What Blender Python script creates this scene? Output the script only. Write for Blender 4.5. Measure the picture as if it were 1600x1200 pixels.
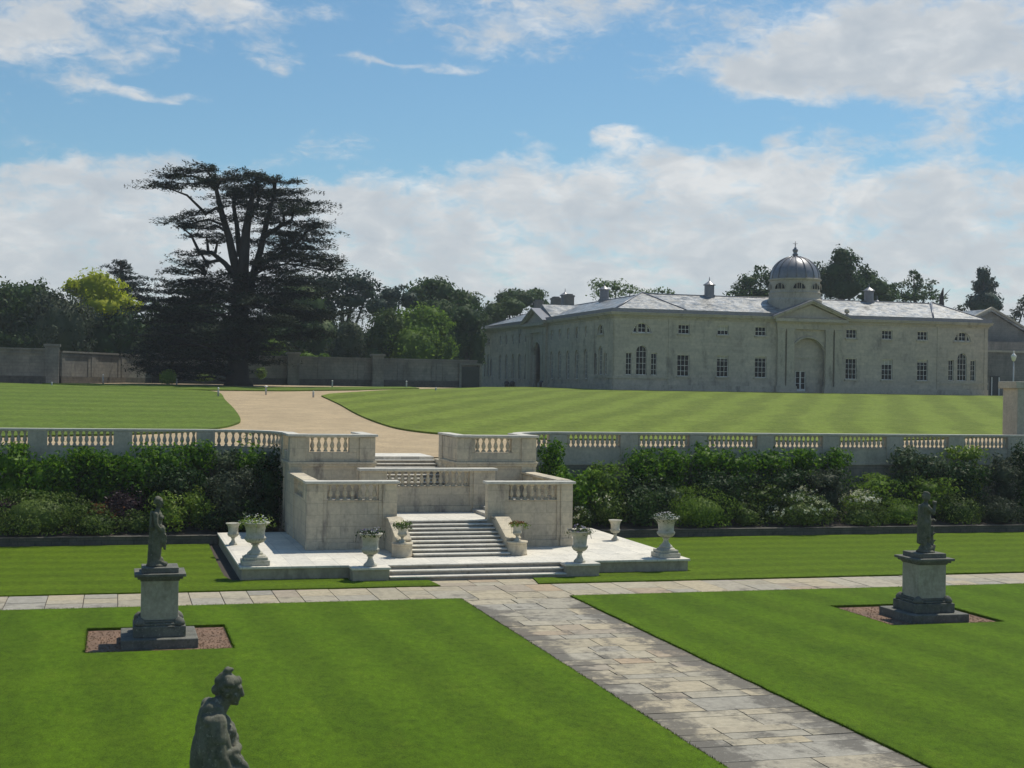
import bpy, bmesh, math, random
import numpy as np
from mathutils import Vector, Matrix
R = math.radians
rng = np.random.default_rng(7); random.seed(7)
S = bpy.context.scene
for o in list(bpy.data.objects): bpy.data.objects.remove(o)
COL = S.collection

# ---------------------------------------------------------------- camera
FPX, H = 2211.6, 6.3                      # focal length in pixels of a 1600 wide picture, eye height
YAW, PITCH, ROLL = R(15.574), R(.1059), R(.8994)
fw = Vector((math.sin(YAW)*math.cos(PITCH), math.cos(YAW)*math.cos(PITCH), math.sin(PITCH)))
r0 = Vector((math.cos(YAW), -math.sin(YAW), 0)); u0 = r0.cross(fw)
rt = r0*math.cos(ROLL) + u0*math.sin(ROLL); up = rt.cross(fw)
cam = bpy.data.objects.new('camera', bpy.data.cameras.new('camera')); COL.objects.link(cam)
m = Matrix((rt, up, -fw)).transposed().to_4x4(); m.translation = (0, 0, H); cam.matrix_world = m
cam.data.sensor_width = 36; cam.data.lens = FPX/1600*36; cam.data.clip_end = 3000; cam.data.clip_start = .3
S.camera = cam
def ray(x, y): return fw*FPX + rt*(x-800) - up*(y-600)
def atz(x, y, z):
    d = ray(x, y); return Vector((0, 0, H)) + d*((z-H)/d.z)
def aty(x, y, Y):
    d = ray(x, y); return Vector((0, 0, H)) + d*(Y/d.y)

# ---------------------------------------------------------------- light
SUN = Vector((math.cos(R(60))*math.cos(R(36)), math.cos(R(60))*math.sin(R(36)), math.sin(R(60))))
sl = bpy.data.lights.new('sun', 'SUN'); sl.energy = 4.2; sl.angle = R(.5); sl.color = (1, .94, .82)
so = bpy.data.objects.new('sun', sl); COL.objects.link(so); so.rotation_euler = SUN.to_track_quat('Z', 'Y').to_euler(); so.location = (60, 60, 90)
S.view_settings.view_transform = 'Standard'; S.view_settings.look = 'None'; S.view_settings.gamma = 1
S.view_settings.exposure = -.02

W = bpy.data.worlds.new('World'); S.world = W; W.use_nodes = True
nt = W.node_tree; nt.nodes.clear()
class NG:
    """small helper to write node maths"""
    def __init__(s, nt): s.nt = nt
    def n(s, t, **k):
        o = s.nt.nodes.new(t)
        for a, b in k.items(): setattr(o, a, b)
        return o
    def set(s, inp, v):
        if isinstance(v, bpy.types.NodeSocket): s.nt.links.new(v, inp)
        else: inp.default_value = v
    def m(s, op, a, b=0., c=0., clamp=False):
        o = s.n('ShaderNodeMath', operation=op, use_clamp=clamp); s.set(o.inputs[0], a); s.set(o.inputs[1], b)
        if op in ('MULTIPLY_ADD', 'SMOOTH_MIN'): s.set(o.inputs[2], c)
        return o.outputs[0]
    def noise(s, vec, scale, detail=4, rough=.5, dist=0., dim='3D'):
        o = s.n('ShaderNodeTexNoise', noise_dimensions=dim)
        if vec is not None: s.set(o.inputs['Vector'], vec)
        s.set(o.inputs['Scale'], scale); s.set(o.inputs['Detail'], detail); s.set(o.inputs['Roughness'], rough); s.set(o.inputs['Distortion'], dist)
        return o.outputs['Fac']
    def comb(s, x, y, z=0.):
        o = s.n('ShaderNodeCombineXYZ'); s.set(o.inputs[0], x); s.set(o.inputs[1], y); s.set(o.inputs[2], z); return o.outputs[0]
    def ramp(s, f, stops, interp='LINEAR'):
        o = s.n('ShaderNodeValToRGB'); s.set(o.inputs[0], f); r = o.color_ramp; r.interpolation = interp
        while len(r.elements) > 1: r.elements.remove(r.elements[-1])
        r.elements[0].position = stops[0][0]; c = stops[0][1]; r.elements[0].color = (*c, 1) if isinstance(c, tuple) else (c, c, c, 1)
        for p, c in stops[1:]:
            e = r.elements.new(p); e.color = (*c, 1) if isinstance(c, tuple) else (c, c, c, 1)
        return o.outputs[0]
    def mix(s, f, a, b, mode='MIX'):
        o = s.n('ShaderNodeMix', data_type='RGBA', blend_type=mode)
        s.set(o.inputs[0], f)
        for i, v in ((6, a), (7, b)):
            if isinstance(v, tuple): v = (*v, 1) if len(v) == 3 else v
            s.set(o.inputs[i], v)
        return o.outputs[2]
    def map(s, f, a, b, c=0., d=1.):
        o = s.n('ShaderNodeMapRange', interpolation_type='SMOOTHSTEP'); s.set(o.inputs[0], f)
        for i, v in enumerate((a, b, c, d)): s.set(o.inputs[i+1], v)
        return o.outputs[0]

g = NG(nt)
tc = g.n('ShaderNodeTexCoord').outputs['Generated']
sep = g.n('ShaderNodeSeparateXYZ'); g.set(sep.inputs[0], tc)
dx, dy, dz = sep.outputs
az = g.m('MULTIPLY', g.m('ARCTAN2', dx, dy), 180/math.pi)        # degrees, clockwise from +Y
el = g.m('MULTIPLY', g.m('ARCSINE', dz), 180/math.pi)
sky = g.n('ShaderNodeTexSky', sky_type='NISHITA', sun_disc=False)
sky.sun_elevation = R(60); sky.sun_rotation = R(90-36); sky.air_density = 1.0; sky.dust_density = .6; sky.ozone_density = 1.4
def blob(a, e, ra, re, amp):
    u = g.m('DIVIDE', g.m('SUBTRACT', azw, a), ra); v = g.m('DIVIDE', g.m('SUBTRACT', elw, e), re)
    q = g.m('ADD', g.m('MULTIPLY', u, u), g.m('MULTIPLY', v, v))
    return g.m('MULTIPLY', g.m('EXPONENT', g.m('MULTIPLY', q, -1.)), amp)
vec1 = g.comb(g.m('MULTIPLY', az, .24), g.m('MULTIPLY', el, .42))
warp = g.noise(vec1, .8, 3, .5); warp2 = g.noise(g.comb(g.m('MULTIPLY', el, .5), g.m('MULTIPLY', az, .22), 4.), .8, 3, .5)
azw = g.m('ADD', az, g.m('MULTIPLY', g.m('SUBTRACT', warp, .5), 9.)); elw = g.m('ADD', el, g.m('MULTIPLY', g.m('SUBTRACT', warp2, .5), 4.5))
def pa(x): return 15.57 + math.degrees(math.atan((x-800)/FPX))
def pe(y): return math.degrees(math.atan((604-y)/FPX))
big = g.noise(vec1, 1.5, 7, .58, .3)
fine = g.noise(g.comb(g.m('ADD', g.m('MULTIPLY', az, .45), g.m('MULTIPLY', el, .25)), g.m('SUBTRACT', g.m('MULTIPLY', el, .95), g.m('MULTIPLY', az, .08)), 3.), 2.6, 8, .6, .9)
dens = g.m('ADD', g.m('MULTIPLY', g.m('SUBTRACT', big, .5), 1.7), g.m('MULTIPLY', g.m('SUBTRACT', fine, .5), .75))
bank = g.map(elw, pe(190), pe(290), -.30, .60)                        # the cloud bank low over the trees
dens = g.m('ADD', dens, bank)
for (x, y, rx, ry, a) in ((30, 90, 130, 75, .95), (70, 40, 110, 60, .3), (310, 20, 130, 60, .85), (205, 168, 80, 16, .65), (840, 15, 230, 60, .62), (1390, 85, 250, 90, 1.15), (1330, 150, 170, 45, .45), (1180, 95, 90, 40, .35),
                          (1560, 70, 140, 80, .4), (630, 92, 120, 10, .55), (430, 100, 50, 12, .5), (480, 275, 90, 26, -.8), (30, 265, 60, 22, -.6), (870, 200, 240, 30, -.55),
                          (700, 150, 300, 36, -.35), (1230, 195, 120, 22, -.3), (250, 225, 200, 25, -.35), (1590, 165, 60, 22, -.3), (1150, 240, 140, 22, .4)):
    dens = g.m('ADD', dens, blob(pa(x), pe(y), math.degrees(rx/FPX), math.degrees(ry/FPX), a))
alpha = g.map(dens, -.12, .68, 0., .94)
shade = g.noise(g.comb(g.m('MULTIPLY', az, .3), g.m('MULTIPLY', el, .55), 9.), 1.5, 5, .52, .5)
ccol = g.ramp(g.m('ADD', g.m('ADD', g.m('MULTIPLY', shade, .75), g.m('MULTIPLY', fine, .25)), blob(pa(1000), pe(270), 14., 1.2, .10)), [(.33, (5.1, 5.6, 6.1)), (.52, (6.1, 6.45, 6.75)), (.72, (7.9, 8.0, 8.0))])
lowc = g.map(el, 0., 6., 0., 1.)
skyb = g.mix(1., sky.outputs[0], (.70, .95, 1.02), 'MULTIPLY')
ccol = g.mix(1., ccol, g.ramp(g.map(dens, .15, 1.25), [(0, (1.10, 1.09, 1.08)), (.45, (1., 1., 1.)), (1, (.93, .95, .97))]), 'MULTIPLY')
col = g.mix(alpha, skyb, ccol)
bg = g.n('ShaderNodeBackground'); g.set(bg.inputs[0], col); bg.inputs[1].default_value = .1
wo = g.n('ShaderNodeOutputWorld'); nt.links.new(bg.outputs[0], wo.inputs[0])

# ---------------------------------------------------------------- materials
MATS = {}
def newmat(name):
    m = bpy.data.materials.new(name); m.use_nodes = True; t = m.node_tree; b = t.nodes['Principled BSDF']; MATS[name] = m
    return m, NG(t), b
def wpos(g): return g.n('ShaderNodeNewGeometry').outputs['Position']
def bump(g, b, h, strength=.3, dist=.02):
    o = g.n('ShaderNodeBump'); g.set(o.inputs['Height'], h); o.inputs['Strength'].default_value = strength; o.inputs['Distance'].default_value = dist
    g.set(b.inputs['Normal'], o.outputs[0])
def stone(name, c1, c2, cs, sc=1., stain=.5, joint=None, flat=False, rough=.85, streak=0., green=None, spots=0.):
    m, g, b = newmat(name); p = wpos(g)
    n1 = g.noise(p, 1.1*sc, 5, .6); n2 = g.noise(p, 9*sc, 4, .6)
    c = g.mix(g.map(n1, .3, .7), c1, c2)
    sp = g.n('ShaderNodeSeparateXYZ'); g.set(sp.inputs[0], p); x, y, z = sp.outputs
    st = g.noise(g.comb(g.m('ADD', x, 5.), y, g.m('MULTIPLY', z, .35 if streak else .9)), 1.9*sc, 6, .68)
    c = g.mix(g.m('MULTIPLY', g.map(st, .5, .72), stain), c, cs)
    if green: c = g.mix(g.m('MULTIPLY', g.map(g.noise(p, 2.7*sc, 5, .65), .52, .7), .7), c, green)
    if joint:
        u = g.m('ADD', x, y)
        br = g.n('ShaderNodeTexBrick'); g.set(br.inputs['Vector'], g.comb(y, x) if flat else g.comb(u, z)); br.inputs['Scale'].default_value = 1
        br.inputs['Brick Width'].default_value = joint[0]; br.inputs['Row Height'].default_value = joint[1]; br.inputs['Mortar Size'].default_value = joint[2]
        br.inputs['Color1'].default_value = (.86, .86, .86, 1); br.inputs['Color2'].default_value = (1.1, 1.08, 1.03, 1); br.inputs['Mortar'].default_value = (.6, .6, .6, 1)
        br.inputs['Mortar Smooth'].default_value = .3
        c = g.mix(.65, c, g.mix(1., c, br.outputs['Color'], 'MULTIPLY'))
    c = g.mix(.5, c, g.mix(1., c, g.ramp(n2, [(.3, .7), (.7, 1.2)]), 'MULTIPLY'))
    if spots: c = g.mix(g.m('MULTIPLY', g.map(g.noise(p, 22, 3, .6), .6, .68), spots), c, (.55, .53, .45))
    g.set(b.inputs['Base Color'], c); b.inputs['Roughness'].default_value = rough; b.inputs['Specular IOR Level'].default_value = .3
    bump(g, b, g.noise(p, 30*sc, 5, .65), .35, .01)
    return m
M = {}
M['stair'] = stone('stair_limestone', (.60, .525, .39), (.50, .44, .34), (.27, .235, .20), .9, .95, (.95, .42, .010), streak=1)
M['riser'] = stone('shaded_riser_stone', (.36, .33, .28), (.27, .25, .215), (.13, .12, .10), 1.6, .8)  # stained; shade of the upright faces is also painted into this colour
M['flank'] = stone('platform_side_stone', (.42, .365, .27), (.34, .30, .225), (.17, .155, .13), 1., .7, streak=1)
M['rail'] = stone('sunlit_rail_stone', (.62, .59, .51), (.52, .50, .44), (.34, .32, .28), 1., .4)  # paler than the balusters, sunlight on the tops put into its colour
M['stairstep'] = stone('step_limestone', (.52, .49, .42), (.42, .39, .34), (.22, .2, .17), 1.2, .6)
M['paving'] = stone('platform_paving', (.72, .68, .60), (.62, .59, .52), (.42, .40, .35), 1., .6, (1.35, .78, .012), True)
M['balu'] = stone('balustrade_stone', (.52, .47, .375), (.43, .39, .315), (.25, .225, .18), 1., .5, streak=1)
M['urn'] = stone('urn_stone', (.55, .52, .43), (.45, .43, .35), (.28, .27, .2), 3, .6, green=(.3, .31, .2))
M['ped'] = stone('pedestal_stone', (.46, .42, .335), (.36, .33, .26), (.17, .155, .12), 1.4, .7, streak=1, green=(.30, .28, .20))
M['peddark'] = stone('pedestal_base_stone', (.17, .165, .14), (.11, .11, .095), (.05, .05, .045), 2, .6, green=(.09, .1, .055), spots=.3)
M['statue'] = stone('statue_stone', (.16, .155, .115), (.095, .095, .07), (.04, .042, .032), 5, .7, green=(.095, .108, .06), spots=.25)
M['stable'] = stone('stable_stone', (.50, .45, .37), (.41, .37, .31), (.24, .22, .19), .35, .9, (1.1, .36, .006), streak=1)
M['stabletrim'] = stone('stable_trim_stone', (.47, .425, .335), (.39, .355, .285), (.2, .185, .155), .6, .75, streak=1)
M['wallold'] = stone('garden_wall_stone', (.25, .24, .21), (.17, .165, .15), (.095, .093, .083), .5, .7, (1., .3, .015), streak=1)
M['kerb'] = stone('bed_wall_stone', (.13, .12, .10), (.085, .08, .07), (.045, .045, .04), 1.5, .6, (.6, .2, .02))
M['retain'] = stone('retaining_wall_stone', (.30, .27, .215), (.22, .2, .165), (.09, .085, .075), 1., .6, (.8, .3, .015), streak=1)

def simple(name, c, rough=.5, metal=0., spec=.5):
    m, g, b = newmat(name); p = wpos(g)
    g.set(b.inputs['Base Color'], g.mix(1., (c[0], c[1], c[2]), g.ramp(g.noise(p, 3, 4, .6), [(.3, .85), (.7, 1.12)]), 'MULTIPLY'))
    b.inputs['Roughness'].default_value = rough; b.inputs['Metallic'].default_value = metal; b.inputs['Specular IOR Level'].default_value = spec
    M[name] = m; return m
simple('white_paint', (.72, .71, .66), .5); simple('lead', (.2, .2, .215), .42, .35); simple('glass', (.008, .009, .009), .25, 0., .12)
simple('dark_iron', (.03, .03, .03), .5); simple('door_paint', (.6, .6, .56), .5); simple('dark_timber', (.025, .03, .025), .6); simple('lamp_grey', (.45, .46, .45), .4)
simple('blind', (.42, .4, .34), .8); simple('soil_dark', (.05, .038, .028), .95); simple('brick_flue', (.2, .185, .155), .85)

def slate():
    m, g, b = newmat('slate'); p = wpos(g)
    sp = g.n('ShaderNodeSeparateXYZ'); g.set(sp.inputs[0], p); x, y, z = sp.outputs
    br = g.n('ShaderNodeTexBrick'); g.set(br.inputs['Vector'], g.comb(g.m('ADD', x, y), g.m('MULTIPLY', z, 2.2))); br.inputs['Scale'].default_value = 1
    br.inputs['Brick Width'].default_value = .5; br.inputs['Row Height'].default_value = .5; br.inputs['Mortar Size'].default_value = .025
    br.inputs['Color1'].default_value = (.7, .7, .7, 1); br.inputs['Color2'].default_value = (1.2, 1.2, 1.2, 1); br.inputs['Mortar'].default_value = (.4, .4, .4, 1)
    n = g.noise(p, .8, 6, .7)
    c = g.mix(g.map(g.noise(g.comb(x, y, g.m('MULTIPLY', z, 2.5)), .9, 7, .75), .42, .6), (.34, .34, .335), (.11, .115, .11))
    g.set(b.inputs['Base Color'], g.mix(1., c, br.outputs['Color'], 'MULTIPLY'))
    g.set(b.inputs['Roughness'], g.map(g.noise(p, 1.3, 5, .7), .4, .62, .3, .55)); b.inputs['Specular IOR Level'].default_value = .8
    bump(g, b, g.m('ADD', g.noise(p, 2.5, 5, .7), br.outputs['Fac']), .35, .05); return m
M['slate'] = slate()

def grass(name, c1, c2, c3, stripe=None, far=False):
    m, g, b = newmat(name); p = wpos(g)
    sp = g.n('ShaderNodeSeparateXYZ'); g.set(sp.inputs[0], p); x, y, z = sp.outputs
    c = g.mix(g.map(g.noise(p, .30, 6, .68), .2, .8), c1, c2)
    c = g.mix(g.m('MULTIPLY', g.map(g.noise(g.comb(x, g.m('MULTIPLY', y, .45), z), 1.5, 6, .75, .4), .5, .78), .55), c, c3)
    c = g.mix(g.m('MULTIPLY', g.map(g.noise(g.comb(x, g.m('MULTIPLY', y, .7), 7.), .55, 7, .75, .5), .52, .75), .3), c, g.mix(1., c1, (.72, .86, .8), 'MULTIPLY'))
    if stripe:
        ang, wid, amt = stripe
        s = g.m('ADD', g.m('MULTIPLY', x, math.cos(ang)), g.m('MULTIPLY', y, math.sin(ang)))
        s = g.m('ADD', s, g.m('MULTIPLY', g.m('SUBTRACT', g.noise(p, .12, 3), .5), wid*1.6))
        w = g.map(g.m('SINE', g.m('MULTIPLY', s, math.pi/wid)), -.75, .75, 1-amt, 1+amt)
        c = g.mix(1., c, g.ramp(g.m('MULTIPLY', w, .5), [(0, 0.), (1, (2., 1.93, 2.05))]), 'MULTIPLY')
    c = g.mix(.8, c, g.mix(1., c, g.ramp(g.noise(g.comb(x, g.m('MULTIPLY', y, .6), z), 2.2 if far else 5.5, 7, .82), [(.34, .62), (.5, 1.), (.66, 1.34)]), 'MULTIPLY'))
    f = g.noise(p, 9 if far else 26, 5, .8)
    c = g.mix(.75, c, g.mix(1., c, g.ramp(f, [(.3, .38), (.5, 1.), (.7, 1.6)]), 'MULTIPLY'))
    if not far:
        f2 = g.noise(g.comb(g.m('MULTIPLY', x, 1.), g.m('MULTIPLY', y, .55), z), 95, 2, .7)
        c = g.mix(.6, c, g.mix(1., c, g.ramp(f2, [(.32, .35), (.5, 1.), (.68, 1.6)]), 'MULTIPLY'))
    g.set(b.inputs['Base Color'], c); b.inputs['Roughness'].default_value = .9; b.inputs['Specular IOR Level'].default_value = .1
    bump(g, b, g.noise(p, 45 if not far else 14, 4, .8), .7, .03); return m
M['lawn'] = grass('lower_lawn_grass', (.061, .121, .002), (.080, .148, .003), (.110, .168, .008), (R(3), 1.05, .085))
M['lawnx'] = grass('terrace_foot_lawn_grass', (.070, .124, .003), (.090, .150, .004), (.118, .168, .01), (R(88), .85, .085))
M['lawnup'] = grass('upper_lawn_grass', (.115, .165, .02), (.15, .20, .03), (.18, .21, .055), (R(-29.5), 2.0, .11), True)
M['lawnupl'] = grass('west_lawn_grass', (.09, .145, .018), (.115, .17, .024), (.145, .18, .045), (R(84), 2.6, .08), True)
M['rough'] = grass('field_grass', (.05, .09, .015), (.06, .10, .02), (.08, .11, .03), None, True)
def gravel(name, c1, c2, c3):
    m, g, b = newmat(name); p = wpos(g)
    v = g.n('ShaderNodeTexVoronoi'); g.set(v.inputs['Vector'], p); v.inputs['Scale'].default_value = 28
    c = g.mix(g.map(g.noise(p, .6, 5, .65), .35, .65), c1, c2)
    c = g.mix(.6, c, g.mix(1., c, g.ramp(g.noise(p, 14, 4, .85), [(.3, .55), (.5, 1.), (.7, 1.4)]), 'MULTIPLY'))
    c = g.mix(.55, c, g.mix(1., c, g.ramp(g.noise(p, .35, 6, .7, .6), [(.36, .8), (.6, 1.12)]), 'MULTIPLY'))
    sw = g.n('ShaderNodeSeparateColor'); g.set(sw.inputs[0], v.outputs['Color'])
    c = g.mix(.5, c, g.mix(1., c, g.ramp(sw.outputs[0], [(0, .5), (1, 1.5)]), 'MULTIPLY'))
    c = g.mix(g.m('MULTIPLY', g.map(g.noise(p, 1.7, 6, .75), .56, .7), .5), c, c3)
    g.set(b.inputs['Base Color'], c); b.inputs['Roughness'].default_value = .95; bump(g, b, v.outputs['Distance'], .5, .02); return m
M['gravel'] = gravel('drive_gravel', (.42, .315, .185), (.37, .28, .165), (.30, .24, .16))
M['soil'] = gravel('bed_soil', (.21, .125, .078), (.15, .092, .058), (.06, .045, .03))

def flag():
    m, g, b = newmat('flagstone'); p = wpos(g)
    sp = g.n('ShaderNodeSeparateXYZ'); g.set(sp.inputs[0], p); x, y, z = sp.outputs
    r = g.n('ShaderNodeNewGeometry').outputs['Random Per Island']
    c = g.ramp(r, [(0, (.31, .275, .2)), (.2, (.40, .335, .22)), (.4, (.36, .31, .22)), (.55, (.30, .28, .235)), (.7, (.40, .345, .24)), (.85, (.28, .26, .215)), (1, (.38, .28, .175))], 'LINEAR')
    c = g.mix(.7, c, g.mix(1., c, g.ramp(g.noise(p, 5, 5, .7), [(.3, .65), (.7, 1.3)]), 'MULTIPLY'))
    # dark lichen, heavier along both edges of the long path
    d = g.m('ABSOLUTE', g.m('SUBTRACT', x, 11.55))
    edge = g.m('MULTIPLY', g.map(d, .6, 1.7, 0., .20), g.map(y, 40.2, 38.5, 0., 1.))
    lich = g.m('ADD', g.noise(g.comb(x, g.m('MULTIPLY', y, .8), g.m('MULTIPLY', r, 3.)), 1.5, 7, .72), edge)
    c = g.mix(g.m('MULTIPLY', g.map(g.m('ADD', lich, g.m('MULTIPLY', g.m('SUBTRACT', g.noise(p, 9, 5, .75), .5), .16)), .49, .67), g.map(y, 43., 40., .2, .84)), c, (.088, .078, .062))
    c = g.mix(g.m('MULTIPLY', g.map(g.noise(p, 13, 3, .7), .62, .7), .55), c, (.5, .48, .42))
    g.set(b.inputs['Base Color'], c); b.inputs['Roughness'].default_value = .85; bump(g, b, g.noise(p, 18, 5, .7), .3, .01); return m
M['flag'] = flag()

def leafm(name, ca, cb, cc, rough=.5, trans=.3, top=None):
    m, g, b = newmat(name); t = m.node_tree
    geo = g.n('ShaderNodeNewGeometry'); r = geo.outputs['Random Per Island']
    c = g.ramp(r, [(0, ca), (.5, cb), (1, cc)])
    c = g.mix(g.map(g.noise(geo.outputs['Position'], .9, 3), .35, .65), c, g.mix(1., c, (.72, .78, .7), 'MULTIPLY'))
    g.set(b.inputs['Base Color'], c); b.inputs['Roughness'].default_value = rough; b.inputs['Specular IOR Level'].default_value = .12; b.inputs['Roughness'].default_value = max(.5, rough)
    tr = g.n('ShaderNodeBsdfTranslucent'); g.set(tr.inputs[0], c); mx = g.n('ShaderNodeMixShader'); mx.inputs[0].default_value = trans
    t.links.new(b.outputs[0], mx.inputs[1]); t.links.new(tr.outputs[0], mx.inputs[2]); t.links.new(mx.outputs[0], t.nodes['Material Output'].inputs[0])
    M[name] = m; return m
leafm('leaf_glossy', (.04, .105, .008), (.08, .18, .012), (.20, .34, .025), .4, .45)
leafm('leaf_mound', (.045, .085, .014), (.09, .145, .024), (.21, .28, .07), .5, .4)
leafm('leaf_dark', (0.019, 0.045, 0.014), (0.030, 0.068, 0.018), (0.054, 0.101, 0.027), .55)
leafm('leaf_grey', (.05, .085, .035), (.09, .13, .06), (.17, .21, .12), .5)
leafm('leaf_lime', (.11, .19, .02), (.19, .28, .03), (.28, .36, .07), .5)
leafm('leaf_purple', (.035, .018, .022), (.05, .028, .034), (.09, .06, .07), .5)
leafm('leaf_orange', (.20, .08, .03), (.28, .10, .04), (.12, .12, .03), .5)
leafm('petal_cream', (.5, .5, .3), (.65, .64, .45), (.7, .7, .6), .6)
leafm('petal_white', (.6, .6, .55), (.7, .7, .68), (.5, .5, .6), .6)
leafm('petal_violet', (.2, .13, .3), (.35, .3, .45), (.6, .6, .6), .6)
leafm('leaf_oak', (0.029, 0.062, 0.016), (0.049, 0.094, 0.023), (0.085, 0.137, 0.039), .6, .3)
leafm('leaf_oaklight', (.095, .17, .02), (.14, .235, .028), (.21, .31, .045), .6, .5)
leafm('leaf_olive', (0.048, 0.084, 0.024), (0.072, 0.114, 0.030), (0.102, 0.144, 0.042), .6)
leafm('leaf_gold', (.26, .31, .012), (.40, .44, .02), (.58, .60, .04), .6, .55)
leafm('leaf_blue', (0.024, 0.048, 0.036), (0.036, 0.066, 0.048), (0.054, 0.090, 0.066), .6, .15)
leafm('leaf_ash', (.045, .06, .035), (.065, .085, .05), (.10, .125, .075), .6)
leafm('leaf_pale', (.10, .15, .05), (.14, .2, .07), (.18, .24, .1), .6, .4)
leafm('needle', (.013, .024, .013), (.020, .034, .017), (.036, .052, .025), .7, .12)
leafm('needle_blue', (.014, .03, .026), (.022, .042, .036), (.035, .058, .05), .7, .1)
M['bark_cedar'] = stone('cedar_bark', (.028, .024, .02), (.02, .018, .015), (.01, .01, .009), 2, .6, streak=1)
M['bark'] = stone('bark', (.06, .05, .04), (.04, .034, .028), (.02, .018, .015), 2, .6, streak=1)

# ---------------------------------------------------------------- builders
def link(name, me, mat, parent=None):
    o = bpy.data.objects.new(name, me); COL.objects.link(o)
    if mat is not None: me.materials.append(mat)
    if parent is not None: o.parent = parent
    return o
def tag(o, label=None, cat=None, group=None, kind=None):
    for k, v in (('label', label), ('category', cat), ('group', group), ('kind', kind)):
        if v: o[k] = v
    return o
def thing(name, loc, label, cat, group=None):
    o = bpy.data.objects.new(name, None); COL.objects.link(o); o.location = loc; o.empty_display_size = .3
    return tag(o, label, cat, group)
def origin(p):
    v = Vector((0, 0, 0))
    while p is not None: v += p.location; p = p.parent
    return v
class MB:
    def __init__(s): s.v = []; s.f = []; s.sm = []
    def add(s, vs, fs, smooth=False):
        n = len(s.v); s.v += [tuple(v) for v in vs]; s.f += [tuple(i+n for i in f) for f in fs]; s.sm += [smooth]*len(fs); return s
    def box(s, x0, x1, y0, y1, z0, z1):
        return s.add([(x, y, z) for z in (z0, z1) for y in (y0, y1) for x in (x0, x1)], [(0, 2, 3, 1), (4, 5, 7, 6), (0, 1, 5, 4), (2, 6, 7, 3), (0, 4, 6, 2), (1, 3, 7, 5)])
    def cbox(s, cx, cy, wx, wy, z0, z1): return s.box(cx-wx/2, cx+wx/2, cy-wy/2, cy+wy/2, z0, z1)
    def prism(s, pts, axis, a, b):
        """polygon pts in the plane across axis, extruded from a to b"""
        def P(p, t): return {'x': (t, p[0], p[1]), 'y': (p[0], t, p[1]), 'z': (p[0], p[1], t)}[axis]
        n = len(pts); vs = [P(p, a) for p in pts]+[P(p, b) for p in pts]
        return s.add(vs, [tuple(range(n)), tuple(range(2*n-1, n-1, -1))]+[(i, i+n, (i+1) % n+n, (i+1) % n) for i in range(n)])
    def lathe(s, prof, c, seg=16, smooth=True, sq=None):
        """prof: list of (radius, z)"""
        vs = []; fs = []
        for r, z in prof:
            for k in range(seg):
                a = 2*math.pi*(k+.5)/seg; vs.append((c[0]+r*math.cos(a), c[1]+r*math.sin(a), c[2]+z))
        for i in range(len(prof)-1):
            for k in range(seg): fs.append((i*seg+k, i*seg+(k+1) % seg, (i+1)*seg+(k+1) % seg, (i+1)*seg+k))
        fs += [tuple(range(seg-1, -1, -1)), tuple((len(prof)-1)*seg+k for k in range(seg))]
        return s.add(vs, fs, smooth)
    def tube(s, pts, rad, seg=8, smooth=True):
        pts = [Vector(p) for p in pts]; vs = []; fs = []
        for i, p in enumerate(pts):
            t = (pts[min(i+1, len(pts)-1)]-pts[max(i-1, 0)]).normalized()
            a = t.orthogonal().normalized() if abs(t.z) > .9 else t.cross(Vector((0, 0, 1))).normalized()
            b = t.cross(a); r = rad[i] if isinstance(rad, (list, tuple)) else rad
            for k in range(seg):
                q = 2*math.pi*k/seg; vs.append(p+a*(r*math.cos(q))+b*(r*math.sin(q)))
        for i in range(len(pts)-1):
            for k in range(seg): fs.append((i*seg+k, i*seg+(k+1) % seg, (i+1)*seg+(k+1) % seg, (i+1)*seg+k))
        fs += [tuple(range(seg-1, -1, -1)), tuple((len(pts)-1)*seg+k for k in range(seg))]
        return s.add(vs, fs, smooth)
    def build(s, name, mat, parent=None, bevel=0.):
        o0 = origin(parent); me = bpy.data.meshes.new(name)
        me.from_pydata([(v[0]-o0.x, v[1]-o0.y, v[2]-o0.z) for v in s.v], [], s.f)
        me.polygons.foreach_set('use_smooth', s.sm)
        bm = bmesh.new(); bm.from_mesh(me); bmesh.ops.recalc_face_normals(bm, faces=bm.faces); bm.to_mesh(me); bm.free(); me.update()
        o = link(name, me, mat, parent)
        if bevel:
            md = o.modifiers.new('bevel', 'BEVEL'); md.width = bevel; md.segments = 2; md.limit_method = 'ANGLE'; md.angle_limit = R(40)
        return o
def zt(y):                                 # height of the upper grounds
    k = [(59.9, 3.25), (64, 3.25), (130, 5.8), (147, 6.13), (175, 6.3), (900, 6.3)]
    for (a, za), (b, zb) in zip(k, k[1:]):
        if y <= b: return za+(zb-za)*max(0, (y-a))/(b-a)
    return 6.3
def att(x, y):                             # where a pixel meets the upper grounds
    d = ray(x, y); t = 60/d.y
    for i in range(6000):
        p = Vector((0, 0, H))+d*t
        if p.z <= zt(p.y): return p
        t += .1/d.y
        if p.y > 170: return p
    return p
def npmesh(name, V, F, mat, parent=None, smooth=False):
    """V (n,3) numpy, F (m,4) numpy quads, world coordinates"""
    o0 = origin(parent); V = V-np.array(o0); me = bpy.data.meshes.new(name)
    me.vertices.add(len(V)); me.vertices.foreach_set('co', V.astype(np.float32).ravel())
    me.loops.add(F.size); me.loops.foreach_set('vertex_index', F.astype(np.int32).ravel())
    me.polygons.add(len(F)); me.polygons.foreach_set('loop_start', np.arange(0, F.size, F.shape[1], dtype=np.int32))
    me.polygons.foreach_set('loop_total', np.full(len(F), F.shape[1], dtype=np.int32))
    me.update(calc_edges=True)
    return link(name, me, mat, parent)
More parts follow.
